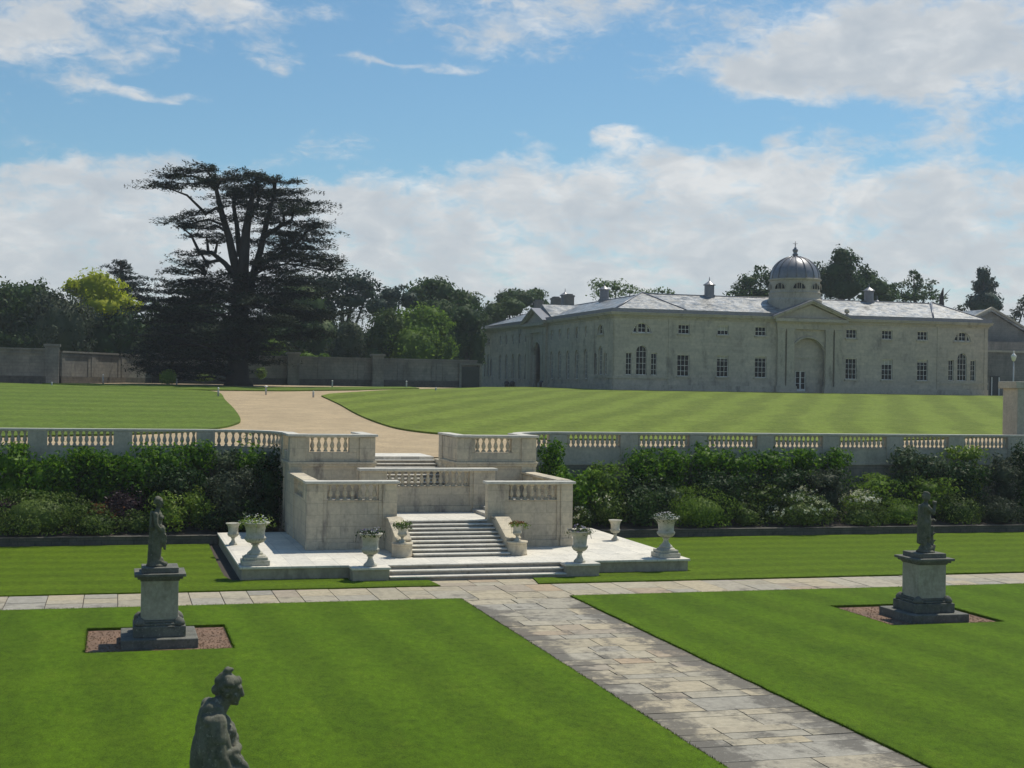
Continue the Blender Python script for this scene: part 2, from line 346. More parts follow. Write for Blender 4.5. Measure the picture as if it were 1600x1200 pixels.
def leaves(P, N, size, asp=.5, jit=.5):
    """leaf quads at points P facing N"""
    n = len(P); N = N+rng.normal(0, jit, (n, 3)); N /= np.linalg.norm(N, axis=1, keepdims=True)+1e-9
    a = np.cross(N, rng.normal(0, 1, (n, 3))); a /= np.linalg.norm(a, axis=1, keepdims=True)+1e-9; b = np.cross(N, a)
    s = (size*rng.uniform(.6, 1.35, n))[:, None]; a = a*s*.5; b = b*s*.5*asp
    V = np.stack([P-a, P-b*.9+a*.1, P+a, P+b*.9+a*.1], 1).reshape(-1, 3)
    return V, np.arange(4*n).reshape(-1, 4)
def crown_pts(blobs, n, shell=.35, lump=.22, zmin=None):
    """points on lumpy ellipsoids; blobs: (c, (rx, ry, rz))"""
    area = np.array([b[1][0]*b[1][2]+b[1][1]*b[1][2] for b in blobs]); cnt = (n*area/area.sum()).astype(int)
    PP = []; NN = []
    for (c, r), k in zip(blobs, cnt):
        D = rng.normal(0, 1, (k, 3)); D /= np.linalg.norm(D, axis=1, keepdims=True)
        ph = rng.uniform(0, 6.28, 9); fr = rng.uniform(2.5, 6.5, 9)
        l = sum(np.sin(D[:, i % 3]*fr[i]+D[:, (i+1) % 3]*fr[i]*.8+ph[i]) for i in range(9))/3.2
        rad = 1+lump*l-shell*rng.random(k)**1.6
        P = np.array(c)+D*np.array(r)*rad[:, None]; Nn = D/np.array(r); Nn /= np.linalg.norm(Nn, axis=1, keepdims=True)
        PP.append(P); NN.append(Nn)
    P = np.concatenate(PP); N = np.concatenate(NN)
    if zmin is not None: k = P[:, 2] > zmin; P = P[k]; N = N[k]
    return P, N
def core(blobs, f=.78, zmin=None):
    mb = MB()
    for c, r in blobs:
        vs = []; fs = []; A, B = 12, 7
        for i in range(B+1):
            for k in range(A):
                t = math.pi*i/B; a = 2*math.pi*k/A; q = f*(1+random.uniform(-.12, .12))
                z = c[2]+r[2]*q*math.cos(t)
                if zmin is not None: z = max(z, zmin)
                vs.append((c[0]+r[0]*q*math.sin(t)*math.cos(a), c[1]+r[1]*q*math.sin(t)*math.sin(a), z))
        for i in range(B):
            for k in range(A): fs.append((i*A+k, i*A+(k+1) % A, (i+1)*A+(k+1) % A, (i+1)*A+k))
        mb.add(vs, fs)
    return mb
def foliage(name, blobs, n, size, mat, parent, asp=.55, shell=.35, lump=.22, zmin=None, coref=.74, jit=.5):
    P, N = crown_pts(blobs, n, shell, lump, zmin); V, F = leaves(P, N, size, asp, jit)
    if coref:
        mb = core([b for b in blobs if max(b[1]) > .45*max(max(q[1]) for q in blobs)], coref, zmin); cv = np.array(mb.v); cf = np.array(mb.f)+len(V); V = np.concatenate([V, cv]); F = np.concatenate([F, cf])
    return npmesh(name, V, F, mat, parent)

# ---------------------------------------------------------------- ground
def sheet(name, outline, mat, z=None, dz=0., skirt=.1, holes=(), cuts=()):
    """flat polygon (world xy) laid on the terrain (z None) or at height z, with a skirt"""
    bm = bmesh.new(); vs = [bm.verts.new((x, y, 0)) for x, y in outline]
    if not holes: bm.faces.new(vs)
    hl = [[bm.verts.new((x, y, 0)) for x, y in h] for h in holes]
    if holes:
        ed = []
        for loop in [vs]+hl: ed += [bm.edges.new((loop[i], loop[(i+1) % len(loop)])) for i in range(len(loop))]
        bmesh.ops.triangle_fill(bm, use_beauty=True, edges=ed)
    if z is None:
        for yk in [64, 75, 90, 110, 130, 147, 175]:
            geom = bm.verts[:]+bm.edges[:]+bm.faces[:]; bmesh.ops.bisect_plane(bm, geom=geom, plane_co=(0, yk, 0), plane_no=(0, 1, 0))
    for v in bm.verts: v.co.z = (zt(v.co.y) if z is None else z)+dz
    bmesh.ops.recalc_face_normals(bm, faces=bm.faces)
    if sum(f.normal.z for f in bm.faces) < 0: bmesh.ops.reverse_faces(bm, faces=bm.faces)
    if skirt:
        be = [e for e in bm.edges if len(e.link_faces) == 1]
        r = bmesh.ops.extrude_edge_only(bm, edges=be)
        for v in [q for q in r['geom'] if isinstance(q, bmesh.types.BMVert)]: v.co.z -= skirt
    me = bpy.data.meshes.new(name); bm.to_mesh(me); bm.free()
    o = link(name, me, mat); o['kind'] = 'structure'; return o
# one ground sheet for everything: low garden, the drop at the terrace wall, rising upper grounds to the horizon
ys = [-40, 0, 59.75, 59.9, 64, 130, 147, 175, 900]; xs = [-500, -100, 0, 6.5, 16.4, 60, 200, 900]
zz = [-.08, -.08, -.08, 3.17, 3.17, 5.72, 6.05, 6.22, 6.22]
V = [(x, y, z) for y, z in zip(ys, zz) for x in xs]; nx = len(xs)
mb = MB().add(V, [(j*nx+i, j*nx+i+1, (j+1)*nx+i+1, (j+1)*nx+i) for j in range(len(ys)-1) for i in range(nx-1)])
o = mb.build('ground', M['rough']); o['kind'] = 'structure'

CX = 11.5
# lower lawns with the two soil beds cut out
P0 = Vector((1.06, 35.3, 0)); P1 = Vector((21.95, 35.25, 0))
def rect(x0, x1, y0, y1): return [(x0, y0), (x1, y0), (x1, y1), (x0, y1)]
def wob(pts, step=.5, amp=.02):
    out = []
    for i, p in enumerate(pts):
        q = pts[(i+1) % len(pts)]; L = math.dist(p, q); n = max(1, min(120, int(L/step)))
        for k in range(n):
            t = k/n; a = amp if 0 < k else 0
            out.append((p[0]+(q[0]-p[0])*t+random.uniform(-a, a), p[1]+(q[1]-p[1])*t+random.uniform(-a, a)))
    return out
PL, PR, CY0, CY1 = 9.85, 13.25, 40.62, 43.32
lv = [sheet('lawn', wob([(-70, -30), (PL, -30), (PL, CY0), (-70, CY0-.2)]), M['lawn'], .035, holes=[rect(P0.x-1.7, P0.x+1.7, 33.9, 37.25)], skirt=.1),
      sheet('lawn', wob([(PR, -30), (80, -30), (80, CY0+.3), (PR, CY0)]), M['lawn'], .035, holes=[rect(P1.x-1.75, P1.x+1.75, 33.95, 37.4)], skirt=.1),
      sheet('lawn', wob([(-70, CY1), (PL, CY1), (PL-.1, 44.62), (8.55, 44.66), (7.25, 44.66), (7.25, 45.44), (3.6, 45.44), (3.42, 46.6), (3.42, 49), (3.5, 55.9), (-70, 55.9)]), M['lawnx'], .035),
      sheet('lawn', wob([(PR-.2, CY1), (80, CY1+.3), (80, 56.3), (19.2, 55.9), (19.2, 45.44), (15.64, 45.44), (15.64, 44.62), (14.35, 44.62), (PR, 44.62)]), M['lawnx'], .035)]
for i, (cx, y0, y1) in enumerate(((P0.x, 33.8, 37.3), (P1.x, 33.8, 37.5))): sheet('soil', rect(cx-1.9, cx+1.9, y0, y1), M['soil'], -.03, skirt=0)
sheet('soil', rect(2.9, 3.9, 45.3, 56), M['soil_dark'], -.03, skirt=0)  # soil in the gap by the platform, darkened to carry the shade there
# crumbs of soil and stones on the beds
mbc = MB()
for cx, y0, y1 in ((P0.x, 33.95, 37.2), (P1.x, 34., 37.3)):
    for k in range(900):
        x = random.uniform(cx-1.66, cx+1.66); y = random.uniform(y0, y1); s = random.uniform(.008, .03)
        mbc.add([(x-s, y-s, -.03), (x+s, y-s*.6, -.03), (x+s*.5, y+s, -.03), (x-s*.8, y+s*.7, -.03), (x, y, -.03+s*1.1)], [(0, 1, 4), (1, 2, 4), (2, 3, 4), (3, 0, 4)])
tag(mbc.build('soil_crumbs', M['soil']), 'brown crumbs of soil and gravel in the two square beds round the pedestals', 'soil', kind='stuff')
# grass blades spilling over the edges of path, platform and beds
def fringe(segs, dens, h, z=.03):
    P = []
    for a, b in segs:
        a = np.array(a, float); b = np.array(b, float); n = int(np.linalg.norm(b-a)*dens); t = rng.random((n, 1)); P.append(a+(b-a)*t+rng.normal(0, .022, (n, 2)))
    P = np.concatenate(P); n = len(P); B = np.column_stack([P, np.full(n, z-.02)]); ang = rng.uniform(0, 6.28, n); w = .006
    d = np.column_stack([np.cos(ang), np.sin(ang), np.zeros(n)])*w; tip = B+np.column_stack([rng.normal(0, .02, n), rng.normal(0, .02, n), h*rng.uniform(.5, 1.3, n)])
    return np.stack([B-d, B+d, tip], 1).reshape(-1, 3), np.arange(3*n).reshape(-1, 3)
Vf, Ff = fringe([((PL, 14), (PL, CY0)), ((PR, 14), (PR, CY0)), ((-14, CY0), (PL, CY0)), ((PR, CY0), (40, CY0+.1)), ((-14, CY1), (PL, CY1)), ((PR, CY1), (40, CY1+.1)), ((3.9, 45.4), (7.3, 45.4)), ((7.3, 44.62), (8.5, 44.62)), ((14.4, 44.6), (15.6, 44.6)), ((15.6, 45.4), (19.2, 45.4)),
                 *[((c.x+u0_*w, v0), (c.x+u1_*w, v1)) for c, w, a_, b_ in ((P0, 1.7, 33.9, 37.25), (P1, 1.75, 33.95, 37.4)) for u0_, v0, u1_, v1 in ((-1, a_, 1, a_), (-1, b_, 1, b_), (-1, a_, -1, b_), (1, a_, 1, b_))]], 160, .05)
tag(npmesh('grass', Vf, Ff, M['lawn']), 'short grass tufts along the edges of the flagstone paths and beds', 'grass', kind='stuff')

# flagstones: every slab an uneven stone of its own inside one path surface
def slabs(name, x0, x1, y0, y1, along):
    mb = MB(); gap = .012
    L0, L1, A0, A1 = (y0, y1, x0, x1) if along == 'y' else (x0, x1, y0, y1)
    t = L0
    while t < L1-.05:
        d = random.choice([.45, .6, .7, .85, 1.0, 1.1]) if along == 'y' else random.uniform(.7, 1.25)
        d = min(d, L1-t)
        w = A0; W_ = A1-A0
        if along == 'y': k = random.choice([2, 3, 3, 4])
        else: k = random.choice([2, 2, 2, 3, 1])
        c = [i/k+random.uniform(-.1, .1) for i in range(1, k)] if along == 'y' else [i/k+random.uniform(-.06, .06) for i in range(1, k)]
        c = [0]+c+[1]
        for a, b in zip(c, c[1:]):
            if b-a < .02: continue
            aa, bb = A0+a*W_+gap, A0+b*W_-gap; z = random.uniform(-.004, .006); j = lambda: random.uniform(-.008, .008)
            if a == 0 and along == 'y': aa -= random.uniform(0, .06)
            if b == 1 and along == 'y': bb += random.uniform(0, .06)
            q = [(aa+j(), t+gap), (bb+j(), t+gap), (bb+j(), t+d-gap), (aa+j(), t+d-gap)]
            if along != 'y': q = [(v, u) for u, v in q]
            mb.add([(u, v, z+random.uniform(-.002, .002)) for u, v in q]+[(u, v, -.07) for u, v in q], [(0, 1, 2, 3), (0, 1, 5, 4), (1, 2, 6, 5), (2, 3, 7, 6), (3, 0, 4, 7)])
        t += d
    o = mb.build(name, M['flag']); o['kind'] = 'structure'; return o
slabs('path', PL, PR, -2, CY0, 'y'); slabs('path', -45, 70, CY0, CY1, 'x'); slabs('path', PL-1.2, PR+1.1, CY1, 44.64, 'x')
sheet('path_bedding', [(-45, CY0-.05), (PL-.1, CY0-.05), (PL-.1, -2), (PR+.1, -2), (PR+.1, CY0-.05), (70, CY0-.05), (70, CY1+.05), (PR+1.1, CY1+.05), (PR+1.1, 44.7), (PL-1.2, 44.7), (PL-1.2, CY1+.05), (-45, CY1+.05)], M['soil_dark'], -.022, skirt=0)

# upper grounds: gravel, then raised lawns
sheet('drive', [(-90, 59.92), (6.5, 59.92), (6.5, 59.55), (9.8, 59.55), (9.8, 60.6), (13.15, 60.6), (13.15, 59.55), (16.4, 59.55), (16.4, 59.92), (120, 59.92), (120, 146), (-90, 146)], M['gravel'], None, -.04, skirt=0)
def px2(pts): return [tuple(att(x, y)[:2]) for x, y in pts]
def smooth_poly(pts, n=6):
    out = []; L = len(pts)
    for i in range(L):
        p0, p1, p2, p3 = [np.array(pts[(i+k) % L]) for k in (-1, 0, 1, 2)]
        for t in np.arange(n)/n: out.append(tuple(.5*((2*p1)+(-p0+p2)*t+(2*p0-5*p1+4*p2-p3)*t*t+(-p0+3*p1-3*p2+p3)*t**3)))
    return out
le = px2([(375, 657), (366, 640), (352, 626), (340, 613)])
def curve(pts, n=5):
    q = [pts[0]]+list(pts)+[pts[-1]]; out = []
    for i in range(1, len(q)-2):
        p0, p1, p2, p3 = [np.array(q[i+k]) for k in (-1, 0, 1, 2)]
        for t in np.arange(n)/n: out.append(tuple(.5*((2*p1)+(-p0+p2)*t+(2*p0-5*p1+4*p2-p3)*t*t+(-p0+3*p1-3*p2+p3)*t**3)))
    return out+[tuple(pts[-1])]
ln = px2([(0, 683), (100, 681), (180, 679.5), (260, 676.5), (310, 673), (345, 669), (366, 664), (376, 657), (366, 640), (352, 626), (341, 614), (300, 610), (200, 606), (120, 603), (0, 599)])
o = sheet('lawn', [(-70, ln[0][1])]+curve(ln)+[(-70, ln[-1][1]+1.)], M['lawnupl'], None, .06, skirt=.16)
rn = px2([(502, 619), (530, 632), (555, 646), (585, 659), (620, 669.5), (660, 675.5), (700, 679), (760, 682.5), (860, 686.5), (1100, 688.5), (1300, 690.5), (1400, 688), (1480, 685.5), (1572, 681)])
rf = px2([(740, 606.5), (640, 609), (560, 613), (515, 616)])
o = sheet('lawn', curve(rn)+[(rn[-1][0]+25, rn[-1][1]+9), (100.5, 143.6), (52, 143.6), (49.6, 146), (49.6, 168)]+curve(rf), M['lawnup'], None, .06, skirt=.16)
sheet('verge', px2([(395, 605.5), (640, 605), (655, 607), (560, 609.5), (440, 611), (300, 609.5), (180, 605), (66, 599.5), (150, 600.2), (250, 601.8), (330, 604)]), M['lawnupl'], None, .06, skirt=.12)
# planting beds under the terrace wall
for x0, x1 in ((-60, 3.9), (18.9, 70)):
    mb = MB().add([(x0, 56.35, .3), (x1, 56.35, .3), (x1, 59.74, 1.1), (x0, 59.74, 1.1)], [(0, 1, 2, 3)])
    o = mb.build('planting_bed', M['soil_dark']); o['kind'] = 'structure'
for x0, x1, lab in ((-60, 3.85, 'low dark stone kerb wall holding up the planting bed west of the stairs'), (19.15, 70, 'low dark stone kerb wall holding up the planting bed east of the stairs')):
    mb = MB().box(x0, x1, 56.0, 56.3, -.05, .30).box(x0, x1, 55.98, 56.34, .301, .35)
    tag(mb.build('kerb_wall', M['kerb'], None, .015), lab, 'wall', 'low walls along the planting beds')

# ---------------------------------------------------------------- balusters
def baluster_mesh(name, h, mat):
    k = h/.56; mb = MB(); mb.cbox(0, 0, .15, .15, 0, .045*k); mb.cbox(0, 0, .14, .14, .515*k, h)
    pr = [(.055, .045), (.072, .06), (.055, .08), (.038, .095), (.05, .12), (.078, .17), (.088, .22), (.08, .27), (.058, .34), (.042, .40), (.036, .44), (.055, .455), (.055, .475), (.06, .515)]
    mb.lathe([(r, z*k) for r, z in pr], (0, 0, 0), 12); o = mb.build(name, mat); me = o.data; bpy.data.objects.remove(o); return me
BAL = {k: baluster_mesh('baluster', .56, M[k]) for k in ('stair', 'balu')}
def baluster(parent, x, y, z, kind, rz=0):
    o = bpy.data.objects.new('baluster', BAL[kind]); COL.objects.link(o); o.parent = parent; o.location = Vector((x, y, z))-origin(parent); o.rotation_euler[2] = rz; return o
# rail section heights above floor: plinth 0-.40 , balusters .40-.96, rail .96-1.08
def bal_row(parent, a, b, floor, kind, n, t=.3):
    a = Vector(a); b = Vector(b); d = b-a; L = d.length; rz = math.atan2(d.y, d.x)
    for k in range(n):
        p = a+d*((k+.5)/n); baluster(parent, p.x, p.y, floor+.40, kind, rz)

# ---------------------------------------------------------------- terrace balustrades
def coping_path(mb, pts, w, z0, z1):
    """a band following a polyline"""
    n = len(pts); L = []; Rr = []
    for i, p in enumerate(pts):
        a = Vector(pts[max(i-1, 0)]); b = Vector(pts[min(i+1, n-1)]); t = (b-a).normalized(); nn = Vector((-t.y, t.x))
        q = Vector(p); L.append(q+nn*w/2); Rr.append(q-nn*w/2)
    vs = [(v.x, v.y, z) for z in (z0, z1) for s_ in (L, Rr) for v in s_]
    f = []
    for i in range(n-1):
        f += [(i, i+1, n+i+1, n+i), (2*n+i, 3*n+i, 3*n+i+1, 2*n+i+1), (i, 2*n+i, 2*n+i+1, i+1), (n+i, n+i+1, 3*n+i+1, 3*n+i)]
    f += [(0, n, 3*n, 2*n), (n-1, 2*n-1+0, 4*n-1, 3*n-1)]
    mb.add(vs, f)
def balustrade(label, piers, ctr, sgn, far):
    """piers: (x0, x1); curve round centre ctr into the stair block"""
    th = thing('terrace_balustrade', (piers[0][0], 60, 3.25), label, 'balustrade', 'stone balustrades along the terrace edge')
    yc = 59.98; FL = 3.25
    arc = [(ctr[0]+sgn*2.6*math.sin(a), ctr[1]+2.58*math.cos(a)) for a in np.linspace(0, math.pi/2, 12)]
    st = [(far, yc), (ctr[0], yc)]
    pts = st[:1]+arc if True else st
    w = MB(); coping_path(w, pts, .34, .2, 2.86); w.build('retaining_wall', M['retain'], th)
    s = MB(); coping_path(s, pts, .44, 2.862, 2.96); s.build('string_course', M['balu'], th, .01)
    p = MB(); coping_path(p, pts, .30, 2.962, FL+.38); coping_path(p, pts, .36, FL+.382, FL+.40); p.build('plinth', M['balu'], th)
    r = MB(); coping_path(r, pts, .30, FL+.96, FL+1.0); coping_path(r, pts, .40, FL+1.002, FL+1.08); r.build('rail', M['rail'], th, .012)
    for x0, x1 in piers:
        MB().box(x0, x1, yc-.19, yc+.19, 2.97, FL+.958).box(x0+.1, x1-.1, yc-.2, yc-.188, FL+.08, FL+.88).build('pier', M['balu'], th, .008)
    ps = sorted(piers)
    for (a0, a1), (b0, b1) in zip(ps, ps[1:]):
        n = 11
        for k in range(n): baluster(th, a1+(b0-a1)*(k+.5)/n, yc, FL+.40, 'balu')
    # the curved bay
    N = 14
    for k in range(N):
        a = (k+.6)/N*math.pi/2
        baluster(th, ctr[0]+sgn*2.6*math.sin(a), ctr[1]+2.58*math.cos(a), FL+.40, 'balu', -a)
    return th
lp = [(3.19-3.31*k, 3.93-3.31*k) for k in range(0, 7)]
rp = [(18.42+3.345*k, 19.25+3.345*k) for k in range(0, 7)]+[(41.75, 43.4)]
balustrade('grey stone balustrade with bays of balusters, west of the white stairs', lp, (3.93, 57.4), 1, -17)
balustrade('grey stone balustrade with bays of balusters, east of the white stairs', rp, (18.95, 57.4), -1, 43.4)

# ---------------------------------------------------------------- stairs
ST = thing('garden_staircase', (CX, 45, 0), 'pale limestone double staircase with landings and balustrades climbing from the lower garden to the terrace', 'staircase')
XL, XR = 6.45, 16.4
def prt(name, mb, mat='stair', bv=.012, parent=None): return mb.build(name, M[mat], parent or ST, bv)
# platform
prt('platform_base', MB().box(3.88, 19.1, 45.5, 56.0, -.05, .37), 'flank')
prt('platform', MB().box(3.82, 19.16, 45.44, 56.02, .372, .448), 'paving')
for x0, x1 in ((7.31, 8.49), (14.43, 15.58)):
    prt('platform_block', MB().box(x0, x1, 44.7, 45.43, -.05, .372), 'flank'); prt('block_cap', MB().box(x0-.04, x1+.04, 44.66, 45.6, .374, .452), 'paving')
def steps(name, x0, x1, y0, n, dy, z0, dz, yb, lip=.05, th=.045):
    m1, m2 = MB(), MB()
    for k in range(n):
        y = y0+dy*k; z = z0+dz*k; m1.box(x0, x1, y, yb, z-.02, z+dz-th); m2.box(x0, x1, y-lip, min(yb, y+dy+.02), z+dz-th+.001, z+dz-.001)
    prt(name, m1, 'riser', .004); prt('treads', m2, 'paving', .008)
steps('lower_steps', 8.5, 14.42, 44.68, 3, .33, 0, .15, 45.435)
# first flight: nine risers up to the landing
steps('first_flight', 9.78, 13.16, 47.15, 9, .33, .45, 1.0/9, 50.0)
for x0, x1 in ((9.26, 9.776), (13.164, 13.68)):
    mb = MB().prism([(47.6, .45), (49.7, .45), (49.7, 1.5), (49.15, 1.5), (47.6, .92)], 'x', x0, x1)
    mb.prism([(47.55, .945), (49.13, 1.53), (49.69, 1.53), (49.69, 1.61), (49.1, 1.61), (47.55, 1.02)], 'x', x0-.03, x1+.0)
    prt('cheek_wall', mb)
for x in (9.43, 13.5):
    prt('drum_plinth', MB().lathe([(.36, .45), (.36, .5), (.345, .52), (.345, .86), (.37, .88), (.37, .93)], (x, 47.45, 0), 28), 'stair', 0)
prt('landing', MB().box(9.3, 13.6, 49.86, 53, .5, 1.445), 'paving')
# front walls of the lower blocks, with recessed panel and balusters
def parapet_front(x0, x1, y, zb, zc, piers, nb, name='front_wall', thick=.42):
    """wall face at y; coping top zc; piers = list of (x0,x1) full height pilasters; balusters between the inner piers"""
    fl = zc-1.08; mb = MB().box(x0+.02, x1-.02, y+.10, y+thick, zb, fl+.38); mb.box(x0+.02, x1-.02, y+.04, y+thick+.03, zb+.001, zb+.24)
    for a, b in piers: mb.box(a, b, y, y+thick+.01, zb+.002, zc-.10); mb.box(a-.02, b+.02, y-.03, y+thick+.04, zb+.003, zb+.30)
    mb.box(piers[0][1], piers[-1][0], y+.05, y+thick+.0, fl+.382, fl+.40)
    for a, b in ((piers[0][1], piers[0][1]+.14), (piers[-1][0]-.14, piers[-1][0])): mb.box(a, b, y+.05, y+.12, zb+.24, fl+.38)
    prt(name, mb, 'stair', .015)
    c = MB().box(x0-.02, x1+.02, y+.03, y+thick, zc-.12, zc-.088); c.box(x0-.07, x1+.07, y-.08, y+thick+.07, zc-.086, zc)
    for a, b in piers: c.box(a-.08, b+.08, y-.11, y+thick+.1, zc-.09, zc+.002)
    prt('coping', c, 'rail')
    a, b = piers[nb[1]][1], piers[nb[2]][0]; 
    # narrow responds either side of the balusters
    
    for q in (a, b-.14): prt('respond', MB().box(q, q+.14, y+.05, y+thick-.03, fl+.40, zc-.12))
    bal_row(ST, (a+.14, y+thick/2, 0), (b-.14, y+thick/2, 0), fl, 'stair', nb[0])
parapet_front(XL, 9.67, 49.7, .45, 2.87, [(XL, 7.03), (9.16, 9.67)], (7, 0, 1))
parapet_front(13.02, 16.25, 49.7, .45, 2.84, [(13.02, 13.67), (15.8, 16.25)], (7, 0, 1))
# outer side walls with open balusters
for x0, x1, s in ((XL+.01, XL+.42, -1), (15.84, 16.24, 1)):
    prt('side_wall', MB().box(x0+.03, x1-.03, 50.12, 55.02, .45, 2.17).box(x0, x1, 53.6, 55.0, .45, 2.75).box(x0, x1, 50.1, 50.9, 2.17, 2.75))
    prt('coping', MB().box(x0-.07, x1+.07, 50.1, 55.0, 2.79, 2.868).box(x0+.03, x1-.03, 50.12, 55.0, 2.74, 2.79))
    bal_row(ST, ((x0+x1)/2, 50.95, 0), ((x0+x1)/2, 53.55, 0), 1.79, 'stair', 10)
# side flights and side landings
for s in (-1, 1):
    mb = MB()
    for k in range(3):
        xa = CX+s*(1.75+.33*k); xb = CX+s*4.6; mb.box(min(xa, xb), max(xa, xb), 50.13, 53.0, 1.3, 1.45+.118*(k+1))
    prt('side_flight', mb, 'stairstep', .006)
    xa, xb = CX+s*2.7, CX+s*4.6; prt('side_landing', MB().box(min(xa, xb), max(xa, xb), 50.2, 55.0, 1.0, 1.85), 'paving')
# middle parapet
mb = MB(); fl = 3.12-1.08
prt('middle_landing', MB().box(9.1, 14.2, 53.4, 56.8, 1.2, 2.05), 'paving')
parapet_front(8.92, 14.15, 53.0, 1.44, 3.12, [(8.92, 9.78), (13.3, 14.15)], (13, 0, 1), 'middle_wall')
# upper blocks
for x0, x1, s in ((XL, 9.8, -1), (13.1, 16.4, 1)):
    zc = 4.33; y = 55.0
    mb = MB().box(x0+.04, x1-.04, y+.07, 59.76, .45, 3.16)
    for a, b in ((x0, x0+.5), (x1-.62, x1)): mb.box(a, b, y, y+.45, .451, 3.17); mb.box(a-.02, b+.02, y-.03, y+.46, .452, .8)
    mb.box(x0+.001, x0+.2, y+.5, y+1.3, .451, 3.16); mb.box(x0+.002, x0+.2, 57.0, 57.7, .451, 3.16)
    prt('upper_block', mb)
    prt('string_course', MB().box(x0-.07, x1+.07, y-.07, 57.9, 3.172, 3.26).box(x0-.03, x1+.03, y-.03, 57.9, 3.08, 3.17))
    mb = MB().box(x0+.06, x1-.06, y+.06, y+.4, 3.262, 3.63)
    pw = .62
    for a, b in ((x0, x0+pw), (x1-pw, x1)): mb.box(a, b, y, y+.5, 3.261, zc-.1)
    oa, ob, ia, ib = (x0, x0+.4, x1-.4, x1) if s < 0 else (x1-.4, x1, x0, x0+.4)      # outer and inner side parapets
    mb.box(oa+.02, ob-.02, y+.5, 57.15, 3.2621, 3.63).box(oa-.02*(s < 0), ob+.02*(s > 0), 57.15, 57.75, 3.263, zc-.1)
    mb.box(ia+.02, ib-.02, y+.5, 57.7, 3.0, zc-.11).box(ia-.02*(s > 0), ib+.02*(s < 0), 57.7, 58.3, 2.9, zc-.1)
    prt('upper_parapet', mb)
    c = MB().box(x0-.07, x1+.07, y-.07, y+.52, zc-.085, zc).box(x0+.03, x1-.03, y+.04, y+.45, zc-.13, zc-.087)
    c.box(oa-.05, ob+.05, y+.521, 57.8, zc-.084, zc-.002).box(ia-.05, ib+.05, y+.521, 58.35, zc-.084, zc-.002)
    for a, b in ((x0, x0+pw), (x1-pw, x1)): c.box(a-.09, b+.09, y-.1, y+.56, zc-.088, zc+.004)
    prt('coping', c, 'rail')
    a, b = x0+pw, x1-pw; prt('respond', MB().box(a, a+.15, y+.05, y+.4, 3.63, zc-.1)); prt('respond', MB().box(b-.4, b, y+.05, y+.4, 3.63, zc-.1))
    bal_row(ST, (a+.15, y+.24, 0), (b-.4, y+.24, 0), 3.25, 'stair', 6)
    prt('terrace_paving', MB().box(x0+.45, x1-.45, y+.4, 59.7, 3.16, 3.235), 'paving', 0)
# top flight
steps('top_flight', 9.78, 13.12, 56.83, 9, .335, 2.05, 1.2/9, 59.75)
prt('top_landing', MB().box(9.78, 13.12, 59.4, 62.2, 3.1, 3.252), 'paving')

# ---------------------------------------------------------------- urns
def urn(x, y, z, h, rr, label, plant=None, plinth=0., slim=False):
    u = thing('stone_urn', (x, y, z), label, 'urn', 'stone urns on the stair platform'); z0 = z
    if plinth:
        w = rr*1.9; MB().cbox(x, y, w, w, z, z+plinth*.5).cbox(x, y, w*.86, w*.86, z+plinth*.5, z+plinth*.8).lathe([(w*.40, plinth*.8), (w*.40, plinth*.92), (w*.3, plinth)], (x, y, z), 24).build('plinth', M['urn'], u, .02); z0 += plinth
    hh = h-plinth; f = .34*hh
    MB().lathe([(rr*.56, 0), (rr*.56, f*.12), (rr*.5, f*.2), (rr*.3, f*.42), (rr*.2, f*.7), (rr*.2, f*.84), (rr*.3, f*.88), (rr*.3, f*.94), (rr*.2, f)], (x, y, z0), 28).build('foot', M['urn'], u)
    b = hh-f
    prof = [(rr*.2, 0), (rr*.5, b*.06), (rr*.68, b*.16), (rr*.74, b*.28), (rr*.70, b*.31), (rr*.64, b*.34), (rr*.66, b*.6), (rr*.74, b*.8), (rr*.92, b*.93), (rr, b*.95), (rr, b), (rr*.88, b), (rr*.75, b*.88), (rr*.5, b*.84), (.01, b*.84)]
    bo = MB().lathe(prof, (x, y, z0+f), 32)
    for k in range(20):                       # gadroons under the bowl
        a = 2*math.pi*k/20; bo.tube([(x+math.cos(a)*rr*q, y+math.sin(a)*rr*q, z0+f+b*zz_) for q, zz_ in ((.3, .03), (.55, .09), (.7, .2), (.73, .27))], rr*.055, 6)
    bo.build('bowl', M['urn'], u)
    top = z0+h-plinth
    if plant:
        lm, pm, sp, hp = plant
        foliage('plants', [((x, y, top-.02), (rr*sp, rr*sp, hp))], 340, .085, M[lm], u, .5, .7, .35, top-.18, 0)
        if pm: foliage('flowers', [((x, y, top+.03), (rr*sp*.95, rr*sp*.95, hp*1.05))], 130, .06, M[pm], u, .9, .35, .3, top-.02, 0)
        tr = MB()
        for k in range(9):
            a = random.uniform(0, 6.28); L = random.uniform(.9, 1.45)*rr; tr.tube([(x+math.cos(a)*rr*.6, y+math.sin(a)*rr*.6, top), (x+math.cos(a)*L, y+math.sin(a)*L, top+.06), (x+math.cos(a)*L*1.15, y+math.sin(a)*L*1.15, top-random.uniform(.02, .3))], .008, 4)
            P = np.array([[x+math.cos(a)*L*t, y+math.sin(a)*L*t, top+.04-.12*max(0, t-.8)*5*random.random()] for t in np.linspace(.7, 1.2, 6)])
            V_, F_ = leaves(P, np.tile([0, 0, 1.], (6, 1)), .08, .6, .8); tr.add(V_.tolist(), F_.tolist())
        tr.build('trailing_stems', M[lm], u)
    return u
def up_(x, y, z): p = atz(x, y, z); return p.x, p.y
x, y = up_(400, 884, .45); urn(x, y+.36, .45, 1.36, .46, 'large stone urn full of white flowers on the front west corner of the platform', ('leaf_lime', 'petal_white', 1.35, .22), .33)
x, y = up_(1047, 872, .45); urn(x-.02, y+.36, .45, 1.36, .42, 'large pale urn with trailing green plants on the front east corner of the platform', ('leaf_grey', 'petal_white', 1.2, .15), .33)
